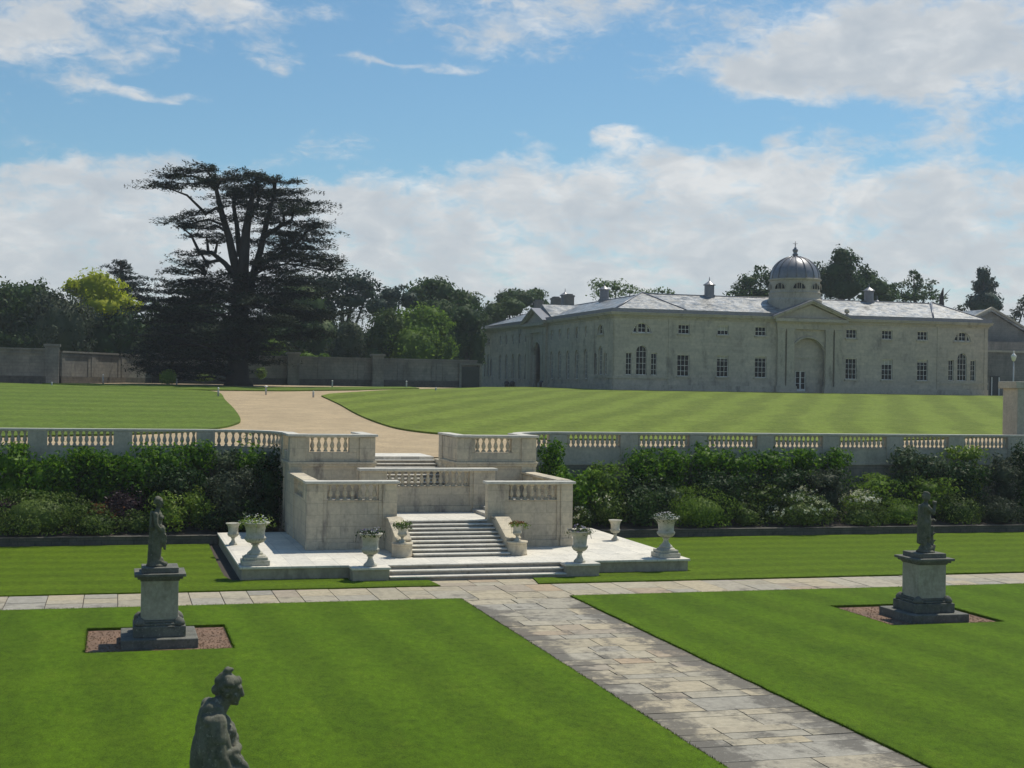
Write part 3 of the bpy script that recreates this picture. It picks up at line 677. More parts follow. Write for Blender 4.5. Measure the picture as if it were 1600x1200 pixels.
urn(7.93, 45.12, .452, 1.06, .39, 'wide rimmed urn with dark pansies on the block west of the bottom steps', ('leaf_dark', 'petal_violet', .95, .15))
urn(15.02, 45.1, .452, 1.04, .36, 'pale urn with low violet flowers on the block east of the bottom steps', ('leaf_olive', 'petal_violet', 1.15, .16))
urn(9.43, 47.45, .93, .58, .22, 'small yellowish urn with spiky leaves on the west drum beside the flight', ('leaf_olive', 'leaf_lime', 1.4, .13), .0)
urn(13.5, 47.45, .93, .58, .22, 'small yellowish urn with sparse green leaves on the east drum beside the flight', ('leaf_lime', 'leaf_orange', 1.3, .1), .0)
x, y = up_(364, 851, .45); urn(x, y, .45, .78, .27, 'empty weathered urn standing at the back west edge of the platform')
x, y = up_(961, 844, .45); urn(x, y, .45, .78, .26, 'empty grey urn standing at the back east side of the platform')
# ---------------------------------------------------------------- pedestals and statues
def pedestal(x, y, label):
    p = thing('statue_pedestal', (x, y, -.03), label, 'pedestal', 'stone pedestals carrying the garden statues')
    MB().cbox(x, y, 1.78, 1.78, -.05, .2).build('bottom_step', M['peddark'], p, .025)
    b = MB().cbox(x, y, 1.22, 1.22, .2, .46).cbox(x, y, 1.1, 1.1, .46, .52).cbox(x, y, .98, .98, .52, .58)
    for sx in (-1, 1):                                       # little scrolled blocks at the corners of the base
        for sy in (-1, 1): b.lathe([(.02, .46), (.13, .47), (.14, .53), (.1, .6), (.03, .66)], (x+sx*.46, y+sy*.46, 0), 12)
    b.build('base', M['peddark'], p, .02)
    MB().cbox(x, y, .86, .86, .58, 1.52).build('shaft', M['ped'], p, .015)
    MB().cbox(x, y, .92, .92, 1.52, 1.57).cbox(x, y, 1.06, 1.06, 1.57, 1.63).cbox(x, y, 1.2, 1.2, 1.63, 1.70).build('cap', M['peddark'], p, .012)
    MB().cbox(x, y, .86, .86, 1.70, 1.83).build('top_block', M['peddark'], p, .015)
    return p
def sculpt(parts, vox=.012):
    """parts: capsules (p0, r0, p1, r1) and ellipsoids (c, (rx, ry, rz)), fused into one skin"""
    mb = MB()
    for q in parts:
        if len(q) == 4:
            p0, r0_, p1, r1_ = Vector(q[0]), q[1], Vector(q[2]), q[3]; d = p1-p0; L = max(d.length, 1e-4); t = d/L
            pts = [p0-t*r0_*f for f in (1, .85, .5)]+[p0, p0+d*.5, p1]+[p1+t*r1_*f for f in (.5, .85, 1)]
            rad = [r0_*f for f in (.05, .53, .87, 1)]+[(r0_+r1_)/2]+[r1_*f for f in (1, .87, .53, .05)]
            mb.tube(pts, rad, 12)
        else:
            (c, r) = q[:2]; vs = []; fs = []; A, B = 16, 10
            for i in range(B+1):
                for k in range(A):
                    th = math.pi*(i/B)*.98+.03; a = 2*math.pi*k/A; vs.append((c[0]+r[0]*math.sin(th)*math.cos(a), c[1]+r[1]*math.sin(th)*math.sin(a), c[2]+r[2]*math.cos(th)))
            for i in range(B):
                for k in range(A): fs.append((i*A+k, i*A+(k+1) % A, (i+1)*A+(k+1) % A, (i+1)*A+k))
            fs += [tuple(range(A)), tuple(B*A+k for k in range(A-1, -1, -1))]; mb.add(vs, fs)
    return mb, vox
def statue(name, loc, label, parts, vox, rz=0., tex=.012):
    mb, vox = sculpt(parts, vox)
    o = mb.build(name, M['statue']); o.location = loc; o.rotation_euler[2] = rz
    md = o.modifiers.new('fuse', 'REMESH'); md.mode = 'VOXEL'; md.voxel_size = vox
    sm = o.modifiers.new('soft', 'SMOOTH'); sm.factor = .5; sm.iterations = 3
    tx = bpy.data.textures.new('wear', 'CLOUDS'); tx.noise_scale = .05
    dm = o.modifiers.new('wear', 'DISPLACE'); dm.texture = tx; dm.strength = tex; dm.mid_level = .5
    dg = bpy.context.evaluated_depsgraph_get(); me = bpy.data.meshes.new_from_object(o.evaluated_get(dg)); old = o.data; o.modifiers.clear(); o.data = me; bpy.data.meshes.remove(old)
    me.polygons.foreach_set('use_smooth', [True]*len(me.polygons))
    return tag(o, label, 'statue', 'weathered stone statues on the pedestals')
def head(c, f, s=1., hair='bun', tilt=0.):
    """head at c facing unit vector f (xy); life size height .24"""
    f = Vector((f[0], f[1], 0)).normalized(); r = Vector((-f.y, f.x, 0)); u = Vector((0, 0, 1))
    f, u = (f*math.cos(tilt)-u*math.sin(tilt)), (u*math.cos(tilt)+f*math.sin(tilt)); c = Vector(c)
    def P(a, b, h): return c+(f*a+r*b+u*h)*s
    q = [(P(-.01, 0, .02), .092*s, P(.005, 0, .045), .088*s), (P(.035, 0, -.03), .062*s, P(.05, 0, -.075), .038*s),       # skull, jaw
         (P(.07, 0, -.088), .022*s, P(.075, 0, -.092), .02*s), (P(.088, 0, .035), .018*s, P(.112, 0, -.015), .019*s),     # chin, nose
         (P(.085, -.02, -.045), .013*s, P(.085, .02, -.045), .013*s), (P(.083, -.018, -.06), .013*s, P(.083, .018, -.06), .013*s),   # lips
         (P(.078, -.045, .045), .016*s, P(.088, 0, .048), .015*s), (P(.078, .045, .045), .016*s, P(.088, 0, .048), .015*s),         # brow
         (P(.07, -.035, .018), .018*s, P(.07, -.034, .018), .016*s), (P(.07, .035, .018), .018*s, P(.07, .034, .018), .016*s),      # eyes
         (P(.05, -.05, -.02), .03*s, P(.04, -.045, -.05), .025*s), (P(.05, .05, -.02), .03*s, P(.04, .045, -.05), .025*s),
         (P(-.01, -.088, .01), .022*s, P(-.01, -.088, -.02), .015*s), (P(-.01, .088, .01), .022*s, P(-.01, .088, -.02), .015*s)]    # ears
    for a in np.linspace(-2.6, 2.6, 12):                         # wavy hair round the brow
        q.append((P(.055*math.cos(a)-.005, .088*math.sin(a), .075), .027*s, P(.02*math.cos(a)-.03, .05*math.sin(a), .115), .03*s))
    if hair == 'bun':
        q += [(P(-.085, 0, .02), .05*s, P(-.11, 0, .0), .045*s), (P(-.06, 0, .10), .05*s, P(-.03, 0, .13), .035*s), (P(-.05, -.05, .04), .045*s, P(-.07, .05, .04), .045*s)]
    else:
        for a in np.linspace(1.2, 5.1, 8): q.append((P(.07*math.cos(a)-.02, .09*math.sin(a), .03), .035*s, P(.06*math.cos(a)-.02, .085*math.sin(a), -.05), .032*s))
    return q
def hand(w, d, nrm, s=1., curl=.5):
    """palm at wrist w along d with five curled fingers"""
    d = Vector(d).normalized(); n = Vector(nrm).normalized(); r = d.cross(n).normalized(); w = Vector(w); q = [(w, .028*s, w+d*.07*s, .034*s), (w+r*.02*s+d*.03*s, .02*s, w+r*.025*s+d*.08*s, .018*s), (w-r*.02*s+d*.03*s, .02*s, w-r*.025*s+d*.08*s, .018*s)]
    for k, L in enumerate((.07, .08, .078, .06)):
        b = w+d*.085*s+r*(.03-.02*k)*s; m_ = b+(d*math.cos(curl)-n*math.sin(curl))*L*.5*s; e = m_+(d*math.cos(curl*2)-n*math.sin(curl*2))*L*.5*s
        q += [(b, .0105*s, m_, .010*s), (m_, .010*s, e, .0085*s)]
    t0 = w+d*.03*s+r*.035*s; t1 = t0+(d*.6+r*.7-n*.3).normalized()*.04*s; q += [(t0, .012*s, t1, .011*s), (t1, .011*s, t1+(d-n*.4).normalized()*.035*s, .009*s)]
    return q
def folds(cx, cy, rx, ry, z0, z1, n, rad, sway=0., a0=0., a1=6.28, flare=1.25, tw=.25):
    q = []
    for k in range(n):
        a = a0+(a1-a0)*k/n+random.uniform(-.08, .08); rr = rad*random.uniform(.7, 1.35)
        p = [Vector((cx+sway*(1-t)+rx*(1+(flare-1)*(1-t))*math.cos(a+tw*(1-t)), cy+ry*(1+(flare-1)*(1-t))*math.sin(a+tw*(1-t)), z0+(z1-z0)*t)) for t in (0, .35, .7, 1)]
        for u_, v_ in zip(p, p[1:]): q.append((u_, rr, v_, rr*.9))
    return q
pl = P0; pr_ = P1
pedestal(P0.x, P0.y, 'stained stone pedestal in the square soil bed on the left lawn'); pedestal(P1.x, P1.y, 'stained stone pedestal in the square soil bed on the right lawn')
# left statue: draped woman, bare torso turned to the stairs, right hand at the breast, robe held at the hip
q = [((0, 0, .05), (.26, .22, .06)), ((-.01, 0, .10), .2, (-.0, 0, .12), .18)]
q += [((.03, -.07, .12), .07, (.05, -.075, .5), .085), ((.05, -.075, .5), .085, (.02, -.06, .88), .12), ((-.05, .07, .12), .07, (-.03, .07, .5), .085), ((-.03, .07, .5), .09, (-.02, .06, .88), .125),
      ((0, 0, .88), .15, (-.01, 0, 1.02), .125), ((-.01, 0, 1.02), .12, (.0, 0, 1.22), .135), ((0, -.09, 1.28), .085, (0, .09, 1.28), .085), ((.0, 0, 1.3), .09, (.01, 0, 1.4), .055), ((.01, 0, 1.38), .05, (.02, 0, 1.46), .05),
      ((.10, -.07, 1.2), .055, (.09, -.065, 1.19), .05), ((.10, .07, 1.2), .055, (.09, .065, 1.19), .05)]
q += [((.0, -.19, 1.29), .06, (.02, -.24, 1.05), .05), ((.02, -.24, 1.05), .047, (.16, -.16, .86), .036)]+hand((.17, -.155, .84), (.5, .4, -.6), (0, 0, 1), 1., .6)
q += [((-.02, .19, 1.29), .06, (-.1, .22, 1.06), .05), ((-.1, .22, 1.06), .045, (-.12, .06, 1.2), .036)]+hand((-.1, .04, 1.2), (.9, -.5, .3), (.5, 0, .8), 1., .6)
q += head((.03, 0, 1.56), (.92, -.38), 1.02, 'bun')
q += folds(-.03, 0, .10, .11, .12, .9, 10, .03, -.02, 1.0, 5.3, 1.3)+folds(-.10, 0, .05, .11, .1, 1.1, 5, .03, -.02, 1.9, 4.4, 1.6)
q += [((.15, -.14, .95), .06, (.18, -.1, .62), .07), ((.18, -.1, .62), .06, (.2, -.06, .45), .03), ((.14, -.1, .98), .055, (-.08, .14, .93), .05), ((.14, .06, .92), .05, (-.1, -.15, .97), .05), ((-.11, -.1, 1.32), .05, (-.12, -.16, .95), .045),
      ((.17, -.09, .1), .045, (.24, -.1, .09), .035), ((.15, .07, .1), .045, (.22, .08, .09), .035)]
statue('draped_statue', (P0.x-.08, P0.y-.02, 1.80), 'draped stone woman with one hand at her breast, standing on the left lawn pedestal', q, .0125, R(-12))
# right statue: heavy cloaked man with raised left arm beside a tree stump
q = [((0, 0, .05), (.27, .24, .06)), ((.0, 0, .1), .2, (.02, 0, .12), .18)]
q += [((-.06, -.05, .1), .065, (-.05, -.07, .5), .09), ((-.05, -.07, .5), .09, (-.01, -.08, .86), .12), ((.06, .06, .12), .065, (.07, .05, .5), .085), ((.07, .05, .5), .09, (.03, .07, .86), .12),
      ((0, 0, .88), .16, (-.02, 0, 1.05), .15), ((-.02, 0, 1.05), .15, (-.03, 0, 1.25), .165), ((-.03, -.13, 1.32), .09, (-.03, .13, 1.32), .09), ((-.03, 0, 1.36), .07, (.0, 0, 1.48), .055),
      ((.02, -.18, 1.3), .06, (.17, -.2, 1.15), .055), ((.17, -.2, 1.15), .05, (.22, -.12, 1.34), .038)]+hand((.22, -.11, 1.35), (-.1, .3, .9), (-1, 0, 0), 1.05, .8)
q += [((.22, -.1, 1.42), .055, (.2, -.06, 1.44), .05)]
q += [((-.02, .2, 1.3), .06, (.02, .24, 1.02), .052), ((.02, .24, 1.02), .047, (.16, .14, .92), .038)]+hand((.17, .13, .92), (.7, -.5, .2), (0, 0, 1), 1.05, .6)
q += head((.015, 0, 1.585), (.86, .5), 1.06, 'curls')
q += folds(-.07, 0, .11, .15, .3, 1.32, 10, .04, -.01, 1.7, 4.7, 1.05)+folds(0, 0, .11, .12, .45, .92, 9, .03, 0, 0, 6.28, 1.05)
q += [((.1, -.12, 1.2), .06, (-.1, .1, .95), .06), ((.12, .1, 1.0), .05, (-.12, -.14, 1.02), .055)]
q += [((.17, .1, .1), .09, (.16, .09, .45), .075), ((.16, .09, .45), .07, (.2, .06, .72), .05), ((.18, .12, .3), .04, (.28, .1, .36), .025), ((.17, .02, .5), .035, (.26, 0, .58), .022), ((.2, -.02, .12), .06, (.24, .02, .2), .05),
      ((-.12, -.12, .1), .05, (-.24, -.12, .085), .035)]
statue('cloaked_statue', (P1.x+.02, P1.y-.02, 1.80), 'dark cloaked stone man leaning by a stump, on the pedestal before the east flower bed', q, .0125, R(-20))
# near statue: woman in profile with a knotted diadem and a heavy cloak, forearm across the body
NX, NY, NZ = .93, 13.3, 1.83
q = [((0, 0, .05), (.27, .24, .06)), ((0, 0, .1), .2, (0, 0, .14), .2), ((.02, -.08, .12), .08, (.04, -.08, .5), .1), ((.04, -.08, .5), .1, (0, -.07, .88), .13), ((-.02, .08, .12), .08, (.02, .08, .5), .1), ((.02, .08, .5), .1, (0, .07, .88), .13),
     ((.0, 0, .88), .165, (-.03, 0, 1.05), .14), ((-.03, 0, 1.05), .135, (-.055, 0, 1.24), .15), ((-.065, -.13, 1.32), .08, (-.06, .13, 1.32), .08), ((-.06, 0, 1.35), .075, (-.02, 0, 1.44), .056), ((-.02, 0, 1.42), .054, (.035, 0, 1.5), .052)]
q += [((.055, -.075, 1.225), .064, (.04, -.07, 1.235), .06), ((.055, .075, 1.225), .064, (.04, .07, 1.235), .06)]
q += [((-.07, -.19, 1.30), .075, (-.045, -.235, 1.05), .07), ((-.045, -.235, 1.05), .062, (.10, -.17, 1.075), .042)]+hand((.11, -.165, 1.08), (.25, .9, .2), (.8, -.2, .4), 1.05, .8)
q += [((-.03, .0, 1.42), .075, (.01, 0, 1.47), .06), ((-.10, -.02, 1.40), .085, (-.05, .0, 1.46), .06)]
for a_, b_, w_ in (((-.13, -.17, 1.38), (.03, -.14, 1.20), .022), ((-.15, -.13, 1.36), (-.10, -.24, 1.0), .028), ((-.17, -.08, 1.3), (-.17, -.17, .8), .03), ((-.19, 0, 1.25), (-.24, -.02, .7), .035), ((-.1, -.24, 1.2), (-.06, -.27, .95), .03), ((.0, -.25, .98), (.14, -.2, .93), .032), ((-.04, -.27, .94), (.16, -.21, .84), .035), ((-.08, -.27, .88), (.18, -.19, .74), .035), ((.10, -.2, 1.02), (.19, -.12, .88), .045), ((.16, -.18, .95), (.24, -.06, .72), .05)):
    q.append((a_, w_, tuple((Vector(a_)+Vector(b_))/2+Vector((.015, -.012, -.02))), w_)); q.append((tuple((Vector(a_)+Vector(b_))/2+Vector((.015, -.012, -.02))), w_, b_, w_))
q += [((-.06, .185, 1.31), .065, (-.02, .24, 1.06), .055), ((-.02, .24, 1.06), .05, (.12, .15, 1.02), .038)]+hand((.12, .14, 1.02), (.2, -.9, .2), (.8, 0, .4), 1.05, .7)
q += head((.055, 0, 1.565), (.97, -.2), 1.04, 'bun', .14)
q += [((-.13, 0, 1.2), (.10, .21, .24)), ((-.15, 0, .95), (.13, .25, .35)), ((-.13, -.12, 1.34), .06, (-.16, -.19, 1.1), .06)]
q += [((-.10, -.10, 1.43), .065, (-.12, .06, 1.44), .07), ((-.13, -.04, 1.40), .08, (-.15, -.04, 1.25), .09), ((-.05, -.12, 1.42), .055, (-.02, -.16, 1.30), .05), ((-.09, -.02, 1.47), .05, (-.04, -.05, 1.48), .05), ((-.03, .0, 1.46), .065, (.03, 0, 1.50), .06), ((.08, 0, 1.665), .035, (.14, -.01, 1.64), .022)]
q += [((-.10, -.11, 1.37), .07, (-.09, .11, 1.38), .07), ((-.06, -.17, 1.33), .085, (-.05, -.22, 1.2), .075), ((-.12, -.05, 1.30), .10, (-.15, -.06, .95), .13), ((-.04, 0, 1.42), .07, (-.09, 0, 1.36), .08), ((.0, 0, 1.12), .15, (-.02, 0, .95), .17),
      ((-.05, -.2, 1.28), .07, (.0, -.17, 1.12), .07), ((-.02, -.22, 1.0), .075, (.08, -.2, .84), .07)]
# diadem with a knot on the crown
for a in np.linspace(-1.5, 1.5, 9): q.append(((.06+.085*math.cos(a), .085*math.sin(a), 1.655), .018, (.06+.075*math.cos(a), .08*math.sin(a), 1.685-.012*abs(a)), .014))
q += [((.11, -.0, 1.67), .028, (.13, -.01, 1.675), .020), ((.02, 0, 1.70), .045, (.035, 0, 1.755), .030), ((.03, -.02, 1.75), .026, (.07, -.01, 1.758), .02), ((-.03, 0, 1.66), .05, (.0, 0, 1.70), .04)]
# hair falling on the nape, cloak from the shoulders
q += [((-.03, -.04, 1.5), .035, (-.06, -.06, 1.38), .03), ((-.04, .03, 1.5), .035, (-.07, .04, 1.38), .03), ((-.02, -.055, 1.46), .022, (.0, -.09, 1.36), .018)]
q += folds(-.1, 0, .085, .19, .15, 1.33, 13, .036, -.06, 1.45, 4.85, 1.35, .1)+folds(.0, 0, .15, .15, .15, .96, 16, .036, 0, 0, 6.28, 1.25)
q += [((-.09, -.2, 1.34), .055, (-.14, -.21, 1.1), .06), ((-.14, -.21, 1.1), .06, (-.12, -.26, .9), .06), ((-.12, -.2, 1.34), .05, (-.16, -.1, 1.36), .045), ((-.1, .16, 1.36), .05, (-.15, 0, 1.38), .045),
      ((-.02, -.24, 1.03), .06, (.06, -.2, .9), .05), ((.08, -.2, 1.04), .04, (.12, -.16, .9), .05), ((.12, -.15, .98), .055, (.2, -.1, .82), .07), ((.2, -.1, .85), .05, (.23, -.06, .55), .06),
      ((.0, -.13, 1.3), .02, (.06, -.11, 1.15), .018), ((-.03, -.15, 1.3), .02, (.03, -.14, 1.12), .018), ((.1, -.05, 1.12), .02, (.11, .06, 1.1), .02), ((.09, -.08, 1.0), .03, (.12, .08, .97), .03)]
pedestal(NX-.05, NY, 'stone pedestal below the frame under the nearest statue')
q = [tuple(Vector(v)*1.05 if hasattr(v, '__len__') else v*1.08 for v in t_) for t_ in q]
statue('crowned_statue', (.985, NY, 1.80), 'nearest statue, a stone woman in profile with knotted diadem and heavy cloak', q, .009, R(0), .007)

# ---------------------------------------------------------------- stable block
SB = thing('stable_block', (75, 150, 6.1), 'long two-storey pale stone stable block with lead dome and slate roofs beyond the lawn', 'building')
YF, XC = 145., 51.8
def fpt(side, u, d, z): return (u, YF+d, z) if side == 'f' else (XC+d, u, z)
def arch_pts(u0, u1, zs, n=10):
    c = (u0+u1)/2; r = (u1-u0)/2; return [(c+r*math.cos(math.pi*k/n), zs+r*math.sin(math.pi*k/n)) for k in range(n+1)]
def facade(mb, side, u0, u1, z0, z1, holes, d0=0., depth=.3):
    """holes: (u0, u1, z0, ztop, kind) kind rect / arch (semicircular head) / oval"""
    us = sorted({u0, u1, *[h[0] for h in holes], *[h[1] for h in holes]}); zs = sorted({z0, z1, *[h[2] for h in holes], *[h[3] for h in holes]})
    def F(pts): mb.add([fpt(side, u, d, z) for u, d, z in pts], [tuple(range(len(pts)))])
    for a, b in zip(us, us[1:]):
        for c, d in zip(zs, zs[1:]):
            mu, mz = (a+b)/2, (c+d)/2
            if any(h[0] < mu < h[1] and h[2] < mz < h[3] for h in holes): continue
            F([(a, d0, c), (b, d0, c), (b, d0, d), (a, d0, d)])
    for h0, h1, a, b, kind in holes:
        cu = (h0+h1)/2; r = (h1-h0)/2
        if kind == 'rect': loop = [(h0, a), (h1, a), (h1, b), (h0, b)]
        elif kind == 'arch':
            ar = arch_pts(h0, h1, b-r); loop = [(h0, a), (h1, a)]+ar
            for s_, part in ((1, ar[:6]), (-1, ar[5:])): F([(cu+s_*r, d0, b)]+[(p[0], d0, p[1]) for p in (part if s_ == 1 else part)])
        elif kind == 'oval':
            rz = (b-a)/2; loop = [(cu+r*math.cos(t), (a+b)/2+rz*math.sin(t)) for t in np.linspace(0, 2*math.pi, 17)[:-1]]
            for i0 in (0, 4, 8, 12):
                seg = [loop[(i0+k) % 16] for k in range(5)]; cn = (cu+(r if i0 in (0, 12) else -r), b if i0 in (0, 4) else a); F([(cn[0], d0, cn[1])]+[(p[0], d0, p[1]) for p in seg])
        for i in range(len(loop)):
            p, q_ = loop[i], loop[(i+1) % len(loop)]; F([(p[0], d0, p[1]), (q_[0], d0, q_[1]), (q_[0], d0+depth, q_[1]), (p[0], d0+depth, p[1])])
def window(side, h, d0=0., cols=3, rows=4, sill=True, blind=0., frame=.055, open_=0.):
    u0, u1, z0, z1, kind = h; mb = MB(); d = d0+.17; w = .017
    def bar(a, b, c, e, dd=0.):
        p, q_ = fpt(side, a, d+dd, c), fpt(side, b, d+dd+.05, e); mb.box(min(p[0], q_[0]), max(p[0], q_[0]), min(p[1], q_[1]), max(p[1], q_[1]), c, e)
    cu, r = (u0+u1)/2, (u1-u0)/2
    def zr(u):
        if kind == 'rect': return z0, z1
        if kind == 'arch': k = math.sqrt(max(0, r*r-(u-cu)**2)); return z0, z1-r+k
        k = (z1-z0)/2*math.sqrt(max(0, 1-((u-cu)/r)**2)); return (z0+z1)/2-k, (z0+z1)/2+k
    def ur(z):
        if kind == 'arch' and z > z1-r: k = math.sqrt(max(0, r*r-(z-z1+r)**2)); return cu-k, cu+k
        if kind == 'oval': k = r*math.sqrt(max(0, 1-((z-(z0+z1)/2)/((z1-z0)/2))**2)); return cu-k, cu+k
        return u0, u1
    if kind != 'oval': bar(u0, u0+frame, z0, zr(u0+.01)[1] if kind == 'rect' else z1-r); bar(u1-frame, u1, z0, z1 if kind == 'rect' else z1-r); bar(u0+frame, u1-frame, z0, z0+frame)
    if kind == 'rect': bar(u0+frame, u1-frame, z1-frame, z1)
    else:
        loop = arch_pts(u0, u1, z1-r) if kind == 'arch' else [(cu+r*math.cos(t), (z0+z1)/2+(z1-z0)/2*math.sin(t)) for t in np.linspace(0, 2*math.pi, 17)]
        for (a, c), (b, e) in zip(loop, loop[1:]): mb.tube([fpt(side, a+(cu-a)*.06, d+.02, c), fpt(side, b+(cu-b)*.06, d+.02, e)], frame*.6, 4, False)
    for k in range(1, cols): u = u0+(u1-u0)*k/cols; a, b = zr(u); bar(u-w, u+w, a+.02, b-.02, .004)
    zt_ = z1 if kind != 'arch' else z1
    for k in range(1, rows): z = z0+(zt_-z0)*k/rows; a, b = ur(z); bar(a+.03, b-.03, z-w*(1.6 if k == rows//2 else 1), z+w, .002)
    o = mb.build('window', M['white_paint'], SB)
    g_ = MB(); g_.add([fpt(side, a, d+.06, c) for a, c in ((u0-.05, z0-.05), (u1+.05, z0-.05), (u1+.05, z1+.05), (u0-.05, z1+.05))], [(0, 1, 2, 3)]); g_.build('pane', M['glass'], o)
    if blind:
        zb = z1-(z1-z0)*blind; b_ = MB().add([fpt(side, a, d+.03, c) for a, c in ((u0+.04, zb), (u1-.04, zb), (u1-.04, z1-.03), (u0+.04, z1-.03))], [(0, 1, 2, 3)]); b_.build('blind', M['blind'], o)
    if sill and kind != 'oval':
        p, q_ = fpt(side, u0-.15, d0-.12, z0-.2), fpt(side, u1+.15, d0+.16, z0-.0)
        MB().box(min(p[0], q_[0]), max(p[0], q_[0]), min(p[1], q_[1]), max(p[1], q_[1]), z0-.18, z0-.003).build('sill', M['stabletrim'], o)
    return o
Zb = 6.0
wl = [(c-.7, c+.7, 7.75, 10.1, 'rect') for c in (59.95, 64.65, 69.25, 80.5, 85.1, 89.7)]
wh = [(c-.66, c+.66, 12.42, 13.42, 'rect') for c in (59.98, 64.65, 69.2, 80.5, 85.05, 89.65)]
ven = []; lun = []
for c in (55.05, 94.9):
    ven += [(c-.62, c+.62, 7.8, 11.0, 'arch'), (c-1.8, c-1.12, 7.8, 10.2, 'rect'), (c+1.12, c+1.8, 7.8, 10.2, 'rect')]
    lun += [(c-1.08, c+1.08, 12.4, 13.48, 'arch')]
DR = (73.8, 75.1, 6.3, 8.6, 'rect')
walls = MB()
facade(walls, 'f', XC, 98.3, Zb, 14.2, wl+wh+ven+lun+[(72.9, 77.2, 6.05, 12.35, 'arch')])
facade(walls, 'f', 72.8, 77.3, 6.0, 12.5, [DR], .55)                       # back of the arched recess
la = [(c-.62, c+.62, 7.35, 10.75, 'arch') for c in (192.3, 188.95, 185.6, 182.3, 179.2, 167.8, 164.5, 161.2, 157.85, 154.5)]
lo = [(c-.5, c+.5, 12.1, 13.45, 'oval') for c in (192.3, 188.95, 185.6, 182.3, 179.2, 167.8, 164.5, 161.2, 157.85, 154.5)]
lven = []; llun = []
for c in (149.4, 199.0):
    lven += [(c-.62, c+.62, 7.8, 11.0, 'arch'), (c-2.1, c-1.25, 7.8, 10.2, 'rect'), (c+1.25, c+2.1, 7.8, 10.2, 'rect')]; llun += [(c-1.08, c+1.08, 12.3, 13.38, 'arch')]
facade(walls, 'l', YF, 204.4, Zb, 14.2, la+lo+lven+llun+[(172.2, 175.4, 6.05, 12.1, 'arch')])
facade(walls, 'l', 172.0, 175.6, 6.0, 12.3, [], .9)
walls.add([(98.3, YF, Zb), (98.3, 157, Zb), (98.3, 157, 14.2), (98.3, YF, 14.2), (XC, 204.4, Zb), (63.8, 204.4, Zb), (63.8, 204.4, 14.2), (XC, 204.4, 14.2), (98.3, 157, Zb), (63.8, 157, Zb), (63.8, 157, 14.2), (98.3, 157, 14.2), (63.8, 204.4, Zb), (63.8, 204.4, 14.2)],
          [(0, 1, 2, 3), (4, 5, 6, 7), (8, 9, 10, 11), (9, 12, 13, 10)])
w_ = walls.build('wall', M['stable'], SB)
for i, h in enumerate(wl): window('f', h, 0, 3, 4, blind=(0, .16, .1, 0, .25, .12)[i])
for i, h in enumerate(wh): window('f', h, 0, 3, 2, blind=(0, .5, 0, 0, 0, 0)[i])
for h in ven: window('f', h, 0, 3 if h[4] == 'arch' else 2, 5 if h[4] == 'arch' else 4, sill=False)
for h in la+[v for v in lven if v[4] == 'arch']: window('l', h, 0, 3, 6, sill=h[0] < 153 or True)
for h in [v for v in lven if v[4] == 'rect']: window('l', h, 0, 2, 5, sill=False)
for h in lo: window('l', h, 0, 3, 3)
def lunette(side, h):
    o = window(side, h, 0, 4, 2, sill=True, frame=.1); c = (h[0]+h[1])/2
    for s_ in (-1, 1):
        p, q_ = fpt(side, c+s_*.52-.11, .06, 0), fpt(side, c+s_*.52+.11, .2, 0); MB().box(min(p[0], q_[0]), max(p[0], q_[0]), min(p[1], q_[1]), max(p[1], q_[1]), h[2], h[3]-.14).build('mullion', M['stabletrim'], o)
for h in lun: lunette('f', h)
for h in llun: lunette('l', h)
# glazed door in the recess
mb = MB(); a, b, c, d, _ = DR
for u0_, u1_, v0, v1 in ((a, a+.1, c, d), (b-.1, b, c, d), (a+.1, b-.1, d-.1, d), (a+.1, b-.1, c, c+.25), ((a+b)/2-.09, (a+b)/2+.09, c+.25, d-.1), (a+.1, (a+b)/2-.09, c+.85, c+.9), ((a+b)/2+.09, b-.1, c+.85, c+.9), (a+.1, (a+b)/2-.09, c+1.5, c+1.55), ((a+b)/2+.09, b-.1, c+1.5, c+1.55)): mb.box(u0_, u1_, YF+.62, YF+.68, v0, v1)
dr = mb.build('door', M['door_paint'], SB); MB().box(a, b, YF+.69, YF+.7, c, d).build('pane', M['glass'], dr)
MB().box(a-.2, b+.2, YF+.4, YF+.56, 6.05, 6.28).build('door_step', M['stabletrim'], SB)
# trim
def bandf(mb, side, u0, u1, z0, z1, d): e_ = .004 if side == 'l' else 0.; z0 += e_; z1 += e_; p, q_ = fpt(side, u0+e_*2, -d+e_, z0), fpt(side, u1, .06, z1); mb.box(min(p[0], q_[0]), max(p[0], q_[0]), min(p[1], q_[1]), max(p[1], q_[1]), z0, z1)
for side, u0_, u1_, gaps in (('f', XC, 98.3, (70.8, 79.5)), ('l', YF, 204.4, (169.4, 178.3))):
    cn = MB()
    for k, (z0_, z1_, d_) in enumerate(((14.0, 14.2, .1), (14.2, 14.33, .22), (14.33, 14.52, .42), (14.52, 14.62, .5))): bandf(cn, side, u0_-(d_ if True else 0), u1_+d_*.9, z0_+.001*k, z1_, d_)
    cn.build('cornice', M['stabletrim'], SB)
    pp = MB(); bandf(pp, side, u0_-.3, u1_+.28, 14.625, 15.02, .3); pp.build('parapet', M['lead'], SB)
    pl_ = MB(); bandf(pl_, side, u0_-.08, gaps[0], 6.0, 6.75, .08); bandf(pl_, side, gaps[1], u1_+.08, 6.001, 6.751, .08); pl_.build('plinth', M['stabletrim'], SB)
    sb_ = MB()
    for a_, b_ in ((u0_-.1, u0_+6.55), (u1_-6.7, u1_+.05)): bandf(sb_, side, a_, b_, 7.4, 7.62, .1)
    sb_.build('sill_band', M['stabletrim'], SB)
    pz = MB()
    for a_ in (u0_+.06, u0_+6.35, u1_-6.75, u1_-.5): pz = MB(); bandf(pz, side, a_, a_+.42, 6.76, 13.98, .055); pz.build('corner_strip', M['stable'], SB)
